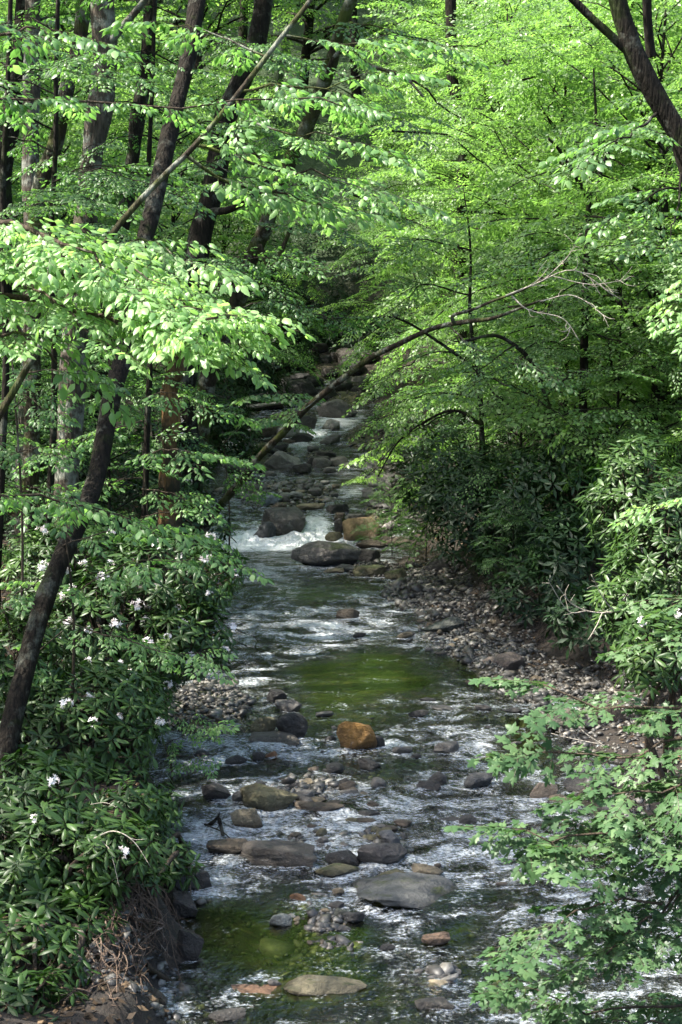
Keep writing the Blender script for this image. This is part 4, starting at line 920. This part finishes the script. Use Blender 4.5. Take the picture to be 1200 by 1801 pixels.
HT('tree', 'thick dark trunk slanting behind the lit bough in the upper left middle', [([(318, 960), (326, 760), (335, 560), (350, 420), (372, 290), (400, 200), (430, 110), (462, -10), (480, -80)], 27, 28, .20, .15, 'trunk'),
     ([(372, 372), (405, 368), (450, 340), (470, 320)], 27, 26, .06, .04, 'limb')], high=12, hi_z=(9, 15.5), seed=7)
HT('dead_snag', 'broken dead snag with orange brown exposed wood', [([(296, 930), (300, 840), (309, 740), (306, 690), (314, 640), (308, 585)], 24, 24, .15, .105, 'trunk')], bark='bark_snag', seed=8, rough=.5, cat='dead tree')
HT('tree', 'mossy trunk leaning right beside the rapids', [([(325, 950), (338, 870), (352, 780), (375, 650), (395, 590), (415, 540), (440, 455), (466, 400), (488, 330), (525, 245), (556, 165), (590, 100), (612, 40), (640, -70)], 29, 26, .17, .085, 'trunk'),
     ([(455, 430), (478, 470), (500, 430), (515, 390)][::-1], 27, 27, .03, .05, 'limb'),
     ([(568, 140), (600, 90), (650, 115), (710, 135), (745, 170)], 26, 25, .045, .015, 'limb')], [([(415, 545), (470, 530), (540, 545), (600, 560)], 27, 26.5, .02, .86, .35, .35), ([(466, 400), (520, 395), (580, 410)], 27, 26, .02, .9, .35, .4), ([(525, 245), (470, 240), (420, 270)], 26.5, 25.5, .02, .9, .35, .4), ([(556, 165), (620, 190), (690, 200)], 26.5, 25.5, .02, 1.0, .35, .5), ([(590, 100), (520, 110), (460, 100)], 26.5, 25.5, .02, .9, .35, .45), ([(488, 330), (560, 320), (620, 350)], 26.5, 25.5, .02, .9, .35, .45), ([(612, 40), (680, 50), (740, 90)], 26.5, 25.5, .02, .9, .35, .5)], bark='bark_moss', high=8, hi_z=(9, 14), seed=9)
def side_boughs(spec, seed):
    r = np.random.default_rng(seed); out = []
    for (x, y, Y, s, n) in spec:
        for k in range(n):
            sg = 1 if (k + seed) % 2 else -1; L = r.uniform(90, 190) * s; yy = y + r.uniform(-60, 60); dr = r.uniform(-20, 45)
            out.append(([(x, yy + 25), (x + sg * L * .35, yy), (x + sg * L * .7, yy + dr * .4), (x + sg * L, yy + dr)], Y, Y - r.uniform(-.5, 2.0), .012, .86, .34, r.uniform(.3, .65)))
    return out
for nm_, lab_, px_, Y_, sp_, sd_ in [
    ('slender_tree', 'slender tree with tiers of leaves between the pale trunks at the upper left', 95, 20.5, [(95, 80, 20, 1, 4), (92, 240, 20, 1, 4), (90, 380, 20, 1, 3)], 61),
    ('slender_tree', 'slender tree with tiers of leaves between the dark leaning trunks', 262, 22.5, [(312, 60, 22, 1, 4), (306, 200, 22, 1, 4), (304, 330, 22, 1, 4), (300, 470, 22, 1, 4)], 62),
    ('slender_tree', 'slender tree at the far left edge with thin leafy tiers', 10, 19, [(20, 120, 19, 1, 4), (14, 300, 19, 1, 3), (12, 460, 19, 1, 3)], 65)]:
    b_ = gp(px_ - 20, Y_); x_, y_ = project(*b_)
    HT(nm_, lab_, [([(px_ - 20, y_), (px_, 700), (px_ - 5, 400), (px_ + 5, 150), (px_ + 12, -60)], Y_, Y_, .045, .022, 'trunk')], side_boughs(sp_, sd_), leaf='leaf_mid', seed=sd_, sides=8)
# near small tree whose lit boughs cross the left side
HT('hornbeam_tree', 'near slender mossy stem leaning right that carries the brightly lit leaves at left',
   [([(-150, 1500), (-90, 1100), (-30, 800), (30, 675), (75, 600), (132, 505), (205, 400), (280, 318), (345, 255), (425, 160), (500, 62), (550, -5), (590, -80)], 11.5, 12, .028, .014, 'trunk')],
   [([(60, 625), (20, 560), (-40, 520)], 11, 11, .016, .7, .3, .75),
    ([(130, 510), (170, 470), (215, 425), (275, 430), (330, 460)], 11.2, 10.4, .016, .52, .16, .85),
    ([(345, 255), (400, 270), (470, 290), (560, 300), (640, 330)], 12, 12, .016, .62, .17, .6),
    ([(330, 275), (420, 330), (520, 345), (600, 370)], 12, 12.5, .014, .55, .2, .6),
    ([(425, 160), (490, 150), (560, 155), (640, 130)], 12.2, 12.2, .012, .55, .2, .5),
    ([(415, 170), (440, 210), (520, 235), (600, 235)], 12.2, 11.8, .012, .6, .2, .5),
    ([(400, 225), (440, 262), (490, 300)], 12.2, 12.4, .02, .3, .5, .5),
    ([(500, 62), (600, 75), (700, 60)], 12.3, 12.6, .01, .6, .22, .5),
    ([(470, 100), (380, 60), (300, 40)], 12.3, 12.6, .01, .5, .25, .5),
   ], bark='bark_moss', leaf='leaf_fresh', seed=10)
# off to the left: the tree of the great sunlit spray and of the long thin bough
HT('hornbeam_tree', 'tree just outside the left edge whose sunlit sprays hang in front of the trunks',
   [([(-420, 1750), (-400, 1300), (-370, 700), (-350, 100), (-330, -400)], 10.2, 10.2, .11, .07, 'trunk')],
   [([(-380, 600), (-200, 450), (-60, 400), (40, 400), (120, 430), (180, 470)], 10.2, 9.6, .03, .5, .11, .95),
    ([(-380, 640), (-200, 500), (-40, 465), (100, 480), (220, 515), (280, 535), (340, 555), (375, 560)], 10.2, 9.2, .03, .46, .075, 1.0),
    ([(-380, 700), (-180, 560), (-20, 520), (120, 540), (220, 570), (290, 590), (350, 605)], 10.2, 9.4, .026, .38, .10, .95),
    ([(-200, 480), (-60, 440), (40, 440), (130, 465), (230, 500)], 10, 9.9, .016, .5, .14, .85),
    ([(-380, 760), (-200, 650), (-60, 590), (30, 590), (100, 620)], 10.2, 9.7, .02, .5, .16, .7),
    ([(20, 500), (90, 520), (150, 580), (190, 610)], 9.7, 9.3, .01, .35, .15, .8),
    ([(240, 560), (300, 580), (350, 595), (390, 600)], 9.4, 9.2, .008, .28, .10, .98),
    ([(240, 510), (310, 535), (370, 550), (430, 555)], 9.5, 9.3, .008, .26, .09, 1.0),
    ([(150, 480), (230, 470), (260, 490), (300, 505)], 9.8, 9.5, .008, .32, .12, 1.0),
    ([(-360, 200), (-100, 178), (100, 178), (370, 186), (560, 188), (600, 195)], 10.2, 11.2, .012, .36, .22, .40),
    ([(-350, 60), (-150, 40), (0, 60), (60, 40)], 10.2, 10.4, .02, .6, .3, .35),
    ([(-380, 980), (-200, 890), (-60, 870), (80, 880), (200, 905)], 10.2, 11.5, .02, .50, .26, .45),
   ], bark='twig', leaf='leaf_fresh', seed=11)
# trunk fallen across the stream
HT('leaning_trunk', 'thin lichen spotted trunk leaning right across the rapids, ending in bare twigs',
   [([(352, 945), (385, 895), (422, 850), (455, 805), (492, 768), (540, 718), (600, 668), (650, 630), (700, 604), (760, 577), (815, 566), (862, 560), (905, 545), (950, 528)], 27.5, 22.5, .072, .016, 'trunk'),
    ([(800, 570), (797, 555), (830, 545), (870, 528), (920, 510), (970, 482)], 23.2, 22.5, .028, .010, 'limb'), ([(893, 540), (930, 535), (960, 525)], 22.5, 22.5, .016, .008, 'limb')],
   [([(560, 700), (530, 722), (500, 730)], 25, 24.6, .010, .5, .3, .6), ([(790, 570), (830, 610), (900, 640)], 23.2, 22.8, .012, .9, .4, .5)],
   bark='bark_moss', leaf='leaf_mid', seed=12)
HT('tree', 'dark forked trunk leaving the picture at the upper right corner',
   [([(1275, 1400), (1262, 900), (1238, 480), (1212, 330), (1186, 245), (1160, 195), (1128, 130), (1104, 60), (1082, -20), (1070, -70)], 17, 17, .12, .085, 'trunk'),
    ([(1108, 92), (1075, 62), (1040, 30), (1000, -10), (960, -50)], 17, 17, .045, .035, 'limb'), ([(1146, 100), (1140, 40), (1136, -60)], 17.2, 17.2, .05, .045, 'limb')],
   [([(1220, 350), (1190, 330), (1150, 340), (1120, 370)], 17, 16.5, .02, .75, .3, .6), ([(1160, 195), (1120, 230), (1060, 260)], 17, 16, .018, .8, .3, .55), ([(1200, 300), (1190, 380), (1175, 420)], 17, 16, .014, .6, .3, .6)],
   leaf='leaf_mid', seed=13, high=10, hi_z=(8.5, 14), hi_r=3)
HT('tree', 'clump of thin dark stems in the bright canopy on the right', [([(1018, 960), (1022, 760), (1028, 500), (1036, 380), (1043, 300), (1046, 220), (1040, 120)], 27.5, 27.5, .085, .012, 'trunk'),
    ([(1052, 360), (1056, 300), (1054, 255), (1050, 200)], 27.4, 27.4, .045, .012, 'limb'), ([(1034, 345), (1010, 305), (985, 265), (965, 243)], 27.5, 27, .04, .02, 'limb'), ([(1056, 300), (1075, 262), (1100, 235)], 27.5, 27, .04, .02, 'limb')],
   [([(1030, 450), (980, 440), (920, 470)], 27, 25.5, .02, 1.1, .35, .6), ([(1030, 540), (1080, 520), (1140, 560)], 27, 25.5, .02, 1.1, .35, .5), ([(1025, 620), (960, 600), (900, 640)], 27, 25.5, .02, 1.0, .35, .45), ([(1040, 380), (1090, 390), (1150, 440)], 27, 25, .02, 1.1, .35, .6), ([(1030, 580), (1080, 600), (1180, 640)], 27, 25, .02, 1.1, .35, .45)], tmpl='rhomb', leaf='leaf_back', seed=14)
HT('tree', 'straight dark trunk glimpsed behind the leaves right of centre', [([(812, 700), (812, 420), (811, 300), (806, 240), (800, 120), (796, -60)], 41, 41, .16, .13, 'trunk')], seed=15, high=8, hi_z=(10, 16), leaf='leaf_back')
HT('hornbeam_tree', 'small hornbeam stem arching from the dark right bank over the bright low leaves', [([(866, 960), (852, 820), (846, 740), (838, 650), (830, 540), (826, 420), (815, 330)], 29, 29, .065, .008, 'trunk'),
    ([(846, 745), (800, 722), (750, 740), (700, 778), (665, 838)], 29, 30, .03, .012, 'limb'), ([(838, 650), (770, 600), (700, 560), (640, 560)], 29, 28.5, .03, .012, 'limb')],
   [([(800, 722), (740, 750), (700, 775), (670, 800)], 29, 30.5, .015, .7, .22, .85), ([(760, 735), (700, 780), (650, 835), (625, 845)], 29.5, 31, .012, .36, .16, 1.0), ([(846, 700), (780, 690), (730, 700), (690, 725)], 29, 29.5, .02, .9, .25, .6),
    ([(840, 660), (900, 680), (960, 710), (1020, 755)], 28, 25, .02, .8, .22, .7), ([(838, 640), (880, 700), (950, 740), (1005, 780)], 28, 25.2, .02, .7, .22, .65),
    ([(836, 620), (760, 620), (720, 640), (685, 665)], 29, 29, .02, 1.0, .25, .5), ([(830, 520), (750, 500), (720, 520), (690, 545)], 29, 29, .02, 1.05, .25, .55), ([(828, 440), (740, 420), (720, 440), (680, 460)], 29, 29, .02, 1.05, .25, .6),
    ([(830, 560), (900, 540), (980, 570)], 29, 27, .02, 1.1, .3, .5), ([(840, 780), (780, 800), (740, 860)], 28.5, 29, .015, .8, .25, .5), ([(845, 800), (800, 850), (760, 920)], 28.2, 28, .015, .8, .25, .45)],
   leaf='leaf_back', tmpl='rhomb', seed=16)
HT('tree', 'slender bent stem among the leaves above the dark right bank', [([(982, 960), (972, 760), (962, 695), (940, 640), (905, 605), (870, 590), (820, 600)], 26, 26, .05, .02, 'trunk')],
   [([(962, 695), (1000, 660), (1060, 650)], 26, 24.5, .018, .9, .3, .4), ([(905, 605), (860, 640), (800, 680)], 26, 25, .016, .9, .3, .4), ([(968, 740), (1020, 720), (1090, 720)], 26, 24.5, .016, .8, .3, .4)], leaf='leaf_mid', tmpl='rhomb', seed=17)
# long boughs arching down through the bright canopy
HT('hornbeam_tree', 'hornbeam whose long thin boughs arch down leftwards through the bright canopy',
   [([(1190, 900), (1160, 500), (1130, 200), (1100, -60)], 33, 33, .12, .08, 'trunk')],
   [([(600, 88), (660, 118), (715, 135), (760, 170), (800, 205), (860, 235), (955, 360)], 31, 32, .03, .9, .35, .6), ([(690, 230), (745, 232), (800, 248), (860, 300), (960, 340)], 30.5, 32, .025, .9, .35, .6), ([(606, 332), (680, 370), (760, 410), (815, 447)], 31, 31.5, .025, .9, .35, .55),
    ([(920, 140), (980, 124), (1030, 127), (1120, 100)], 31, 33, .02, 1.0, .35, .6), ([(810, 372), (870, 378), (945, 392), (1100, 380)], 31, 33, .03, 1.0, .35, .55), ([(860, 350), (940, 350), (1120, 300)], 31, 33, .02, 1.0, .35, .6), ([(700, 60), (800, 80), (900, 60), (1110, 30)], 31, 33, .02, 1.0, .35, .7), ([(960, 415), (1040, 400), (1150, 350)], 30, 32, .02, 1.0, .35, .6)],
   leaf='leaf_back', tmpl='rhomb', seed=18)
# near foliage entering from the right edge
HT('beech_sapling', 'leafy stem just outside the right edge with lit leaf tips in view', [([(1420, 1500), (1380, 900), (1330, 500), (1290, 200), (1270, -100)], 11, 11, .045, .012, 'trunk')],
   [([(1360, 440), (1290, 460), (1230, 490), (1185, 530)], 11, 10.5, .014, .34, .16, .85), ([(1360, 520), (1290, 540), (1230, 570)], 11, 10.5, .014, .34, .16, .8), ([(1370, 840), (1300, 855), (1230, 880), (1150, 892)], 11, 10.6, .012, .3, .18, .75),
    ],
   leaf='leaf_fresh', bark='twig', seed=19, cat='sapling', high=2, hi_z=(9, 10), hi_r=1.4)
# maple at lower right
HT('maple_tree', 'young maple leaning in from the right edge over the riffle, broad lobed leaves',
   [([(1700, 2300), (1560, 1900), (1480, 1500), (1440, 1100), (1420, 800)], 8.6, 8.2, .055, .008, 'trunk')],
   [([(1450, 1150), (1330, 1190), (1200, 1240), (1060, 1240), (930, 1215)], 8.3, 8.6, .016, .36, .12, .6), ([(1460, 1230), (1340, 1260), (1220, 1290), (1080, 1330), (960, 1330)], 8.3, 8.3, .014, .40, .12, .6),
    ([(1470, 1330), (1330, 1360), (1200, 1380), (1060, 1400)], 8.3, 8.0, .014, .40, .12, .5), ([(1480, 1420), (1330, 1430), (1180, 1450), (1020, 1470), (900, 1465)], 8.3, 7.8, .014, .38, .105, .5),
    ([(1490, 1500), (1350, 1490), (1240, 1510), (1120, 1520), (1020, 1500)], 8.3, 7.8, .014, .36, .12, .45), ([(1500, 1600), (1350, 1560), (1200, 1550), (1140, 1590), (1090, 1640), (1000, 1720)], 8.3, 7.6, .014, .30, .13, .4),
    ([(1140, 1590), (1060, 1580), (980, 1610), (920, 1650)], 7.8, 7.5, .007, .34, .12, .4), ([(1180, 1560), (1120, 1640), (1060, 1660)], 7.9, 7.6, .006, .32, .13, .4), ([(1330, 1640), (1230, 1640), (1150, 1650)], 8.0, 7.8, .01, .35, .14, .45), ([(1560, 1850), (1350, 1800), (1180, 1770), (1040, 1770), (920, 1755)], 8.4, 7.6, .012, .32, .13, .4),
    ([(1250, 1790), (1150, 1800), (1050, 1800)], 8.0, 7.6, .01, .34, .14, .4), ([(1440, 1120), (1330, 1120), (1240, 1110), (1150, 1130)], 8.3, 8.4, .012, .34, .14, .7), ([(1440, 1060), (1340, 1030), (1240, 1040), (1180, 1060)], 8.3, 8.6, .012, .34, .14, .75), ([(1480, 1480), (1300, 1440), (1180, 1400), (1120, 1440)], 8.3, 8, .012, .36, .13, .5)],
   leaf='leaf_maple', tmpl='maple', fset=FRM, bark='twig', seed=20, twigr=.005)

# ------------------------------------------------------------------ saplings in the left understorey
def sapling(label, px, Y, bl, seed, leaf='leaf_fresh', top=(0, -300)):
    b = gp(px, Y); r = np.random.default_rng(seed); root = empty('sapling', b, label, 'sapling'); T = Tubes(); x, y = project(*b)
    tp = P(px + top[0], y + top[1], Y); T.add(smooth_path([b - [0, 0, .1], (b + tp) / 2 + [.08, 0, 0], tp], 14), np.linspace(.02, .007, 14), 7, .1); T.build('trunk', M['twig'], root, b)
    T = Tubes(); F = Fol('ovate'); boughs(T, F, bl, r); T.build('branchwork', M['twig'], root, b); F.build('crown', M[leaf], root, b)
sapling('sapling with layered bright leaves in front of the flowering rhododendron', 110, 15.6, [([(110, 1090), (200, 1120), (290, 1145), (360, 1155)], 15.6, 14.6, .008, .42, .16, .75), ([(110, 1060), (180, 1010), (260, 985), (380, 990)], 15.6, 15, .008, .5, .2, .6), ([(100, 1000), (40, 1040), (-20, 1070)], 15.6, 15, .008, .5, .25, .6), ([(110, 960), (170, 940), (250, 930), (330, 940)], 15.6, 15.6, .008, .45, .22, .55), ([(110, 1110), (60, 1150), (0, 1190)], 15.6, 15, .007, .45, .25, .5)], 31, top=(0, -420))
sapling('sapling with green tiers below the sunlit spray at the far left', 20, 16.5, [([(20, 800), (60, 790), (90, 800)], 16.5, 16, .008, .4, .22, .45), ([(20, 720), (50, 700), (80, 720)], 16.5, 16, .008, .4, .22, .45), ([(20, 660), (80, 650), (130, 660)], 16.5, 16, .008, .5, .22, .45), ([(20, 880), (60, 860), (110, 880)], 16.5, 15.5, .008, .5, .25, .5), ([(20, 760), (-40, 780)], 16.5, 16, .006, .5, .3, .4)], 32, leaf='leaf_mid', top=(0, -640))
sapling('sapling with flat bright sprays in front of the broken snag', 250, 20, [([(250, 800), (300, 790), (350, 800)], 20, 19.5, .010, .75, .22, .6), ([(250, 860), (290, 865), (330, 880)], 20, 19.5, .010, .6, .22, .6), ([(250, 740), (180, 760), (110, 790)], 20, 19.5, .010, .7, .25, .5), ([(250, 910), (300, 900), (340, 920)], 20, 19.5, .01, .6, .25, .6), ([(250, 840), (180, 850), (110, 880)], 20, 19.4, .010, .7, .22, .6), ([(250, 700), (300, 690), (370, 720)], 20, 20, .008, .6, .25, .5)], 33, top=(0, -460))
sapling('sapling reaching over the rapids just right of the mossy leaning trunk', 395, 28, [([(395, 780), (430, 745), (460, 735), (490, 738)], 28, 27, .010, .6, .25, .6), ([(395, 840), (420, 855), (450, 865)], 28, 27, .01, .4, .3, .5), ([(395, 720), (440, 700), (480, 690)], 28, 27, .01, .8, .3, .5), ([(395, 700), (350, 690), (300, 700)], 28, 27, .01, .9, .3, .5)], 34, top=(0, -260), leaf='leaf_mid')
sapling('sprig of bright leaves over the water at the left bank', 285, 16.8, [([(290, 1310), (330, 1290), (370, 1280)], 16.8, 16.4, .005, .35, .16, .6), ([(290, 1330), (330, 1330), (350, 1340)], 16.8, 16.4, .005, .28, .18, .6), ([(290, 1260), (330, 1262), (350, 1275)], 16.8, 16.4, .005, .28, .18, .6)], 35, top=(0, -120))
SAPS = [(-3.2, 23.5, 1.0), (-4.6, 26.0, 1.1), (-5.4, 22.5, 1.0), (-4.7, 29.5, 1.0), (-6.6, 27.0, 1.2), (-4.6, 20.0, .85), (-7.6, 34, 1.3), (-4.3, 39.0, 1.2), (-5.5, 48, 1.2), (-6.0, 38, 1.4)]
for i, (X, Y, s) in enumerate(SAPS):
    plant(VC[i % 3], 'sapling', X, Y, i * 1.7, s, 'leafy sapling in the shade between the left bank trunks', 'sapling', 'saplings between the left trunks')
for i, (X, Y, s) in enumerate([(4.4, 27, 1.1), (2.6, 36, .95), (3.0, 44, 1.1), (5.6, 25.5, 1.0), (6.2, 36, 1.4), (3.3, 31, 1.0)]):
    plant(VC[i % 3], 'sapling', X, Y, i * 1.3 + .5, s, 'leafy sapling among the evergreens on the right bank', 'sapling', 'saplings on the right bank')
for (px, Y, s, lab) in [(690, 31.2, .34, 'small leafy shoot growing beside the large mossy shouldered boulder'), (750, 30, .4, 'leafy shoot at the foot of the right bank above the gravel heap'), (905, 25, .35, 'low leafy shoot on the shaded right bank')]:
    b = gp(px, Y); plant(VC[1], 'sapling', b[0], b[1], px, s, lab, 'sapling')

# ------------------------------------------------------------------ bare twigs, roots and drift wood
def tangle(name, label, cat, strands, mat, seed, r0=.008, fork=4, part='branch'):
    r = np.random.default_rng(seed); T = Tubes(); base = None
    for pts, Y0, Y1, rr in strands:
        p = smooth_path(pts, 16) if Y0 == 0 else pxpath(pts, Y0, Y1, 16); base = p[0] if base is None else base
        T.add(p, np.linspace(rr, rr * .35, 16), 6, .15, seed)
        for k in range(fork):
            i = r.integers(4, 15); d = nrmz(p[min(i + 1, 15)] - p[i - 1]) + r.normal(0, .6, 3); L = r.uniform(.10, .45) * np.linalg.norm(p[-1] - p[0]) * .6
            q = smooth_path([p[i], p[i] + nrmz(d) * L * .5 + r.normal(0, .05, 3) * L, p[i] + nrmz(d + r.normal(0, .3, 3)) * L], 7); T.add(q, np.linspace(rr * .5, rr * .18, 7), 4)
    root = empty(name, base, label, cat); T.build(part, M[mat], root, base)
tangle('dead_branch', 'bare pale twigs at the tip of the leaning trunk over the bright canopy', 'branch', [([(890, 520), (940, 500), (1010, 475), (1080, 520)], 22.5, 22.2, .014), ([(900, 520), (930, 545), (990, 560), (1020, 600)], 22.5, 22.2, .012), ([(960, 490), (1000, 450), (1020, 410)], 22.5, 22.2, .010), ([(950, 530), (1010, 520), (1070, 560)], 22.5, 22.2, .010), ([(970, 485), (1040, 500), (1110, 490)], 22.5, 22.2, .010)], 'twig_pale', 41, fork=9)
tangle('dead_branch', 'bare pale forked branch in front of the dark right bank', 'branch', [([(1130, 1065), (1060, 1078), (1010, 1065), (980, 1030)], 19, 18.6, .012), ([(1060, 1078), (1050, 1100), (1035, 1125)], 18.8, 18.6, .009), ([(1080, 1075), (1060, 1050), (1040, 1010)], 18.8, 18.6, .008), ([(1030, 1075), (1000, 1075), (970, 1030), (965, 1020)], 18.7, 18.5, .007)], 'twig_pale', 42, fork=4)
tangle('dead_branch', 'thin bare twig arching above the big brownish boulder at right', 'branch', [([(1060, 1310), (1030, 1290), (1000, 1260), (985, 1245)], 12, 12, .006), ([(1060, 1310), (1010, 1300), (970, 1290)], 12, 12, .005)], 'twig_pale', 43, fork=1)
rr_ = np.random.default_rng(9); st = []
for k in range(90):
    x0 = rr_.uniform(130, 270); y0 = rr_.uniform(1440, 1640); dx = rr_.uniform(10, 90); dy = rr_.uniform(50, 150)
    xs = [x0, x0 + dx * .45 + rr_.normal(0, 20), x0 + dx * .8 + rr_.normal(0, 14), min(x0 + dx + rr_.normal(0, 12), 335)]; ys = [y0, y0 + dy * .15, y0 + dy * .6, min(y0 + dy, 1765)]
    st.append(([GS(x, y, rr_.uniform(.04, .30)) for x, y in zip(xs, ys)], 0, 0, rr_.uniform(.003, .009)))
tangle('root_tangle', 'tangle of pale exposed roots hanging down the undercut left bank', 'roots', st, 'root', 44, fork=5, part='root')
tangle('root_tangle', 'thick reddish root at the lower left bank', 'roots', [([GS(200, 1590), GS(192, 1650, .06), GS(178, 1700, .05), GS(150, 1760, .03)], 0, 0, .03), ([GS(105, 1690, .12), GS(140, 1720, .1), GS(128, 1750, .08)], 0, 0, .014)], 'root', 45, fork=3, part='root')
tangle('dead_branch', 'pale curved twigs looping above the exposed roots', 'branch', [([(165, 1475), (200, 1462), (235, 1480), (265, 1525)], 12.2, 12.0, .006), ([(180, 1480), (195, 1500), (210, 1560)], 12.2, 12, .005), ([(160, 1415), (185, 1412), (205, 1420)], 12.4, 12.2, .004)], 'twig_pale', 46, fork=1)
tangle('driftwood', 'dark drift branch caught beside the largest dark boulder', 'branch', [([(330, 1470), (370, 1450), (385, 1435)], 16.1, 16.0, .03), ([(385, 1440), (402, 1500), (425, 1530), (418, 1545)], 15.9, 15.2, .02), ([(360, 1450), (400, 1470), (440, 1520)], 16.0, 15.2, .008), ([(425, 1530), (450, 1520), (470, 1515)], 15.2, 15.1, .008)], 'bark_dark', 47, fork=5)
tangle('driftwood', 'fine dead twigs trailing over the riffle from the left bank bushes', 'branch', [([(380, 1100), (420, 1130), (470, 1150)], 19.5, 19.0, .006), ([(380, 1120), (410, 1160), (440, 1170)], 19.4, 19.0, .006), ([(370, 1080), (420, 1110), (450, 1120)], 19.6, 19.2, .005)], 'bark_dark', 48, fork=9)
tangle('fallen_log', 'long pale log lying at the far left bank below the hollow', 'log', [([(395, 722), (440, 716), (500, 708), (545, 712)], 50, 49, .09)], 'twig_pale', 49, fork=1)
tangle('fallen_log', 'short grey log end at the lower left waterline', 'log', [([GS(255, 1700, .06), GS(300, 1728, .05), GS(352, 1762, .02)], 0, 0, .03)], 'twig', 50, fork=1)

# ------------------------------------------------------------------ fallen leaves on the banks
def litter():
    r = np.random.default_rng(12); m = 26000; Y = r.uniform(10, 36, m); e = r.uniform(0, 3.2, m); left = r.uniform(size=m) < .75
    X = np.where(left, edgeL(Y) - e - .15, edgeR(Y) + e + .4); Z = ground_h(X, Y) + .012; F = Fol('rhomb')
    N = np.stack([r.normal(0, .4, m), r.normal(0, .4, m), np.ones(m)], -1); D = r.normal(size=(m, 3)); D[:, 2] *= .25
    F.add(np.stack([X, Y, Z], -1), D, nrmz(N), r.uniform(.04, .10, m), r.uniform(0, 1, m))
    mt = leaf_mat('dead_leaf', (.018, .012, .007), (.055, .036, .020), (.14, .095, .055), (1.2, 1, .6), .1, rough=.7, spec=.2)
    o = F.build('leaf_litter', mt); tag(o, 'brown fallen leaves scattered over both banks', 'leaf litter', kind='stuff')
litter()
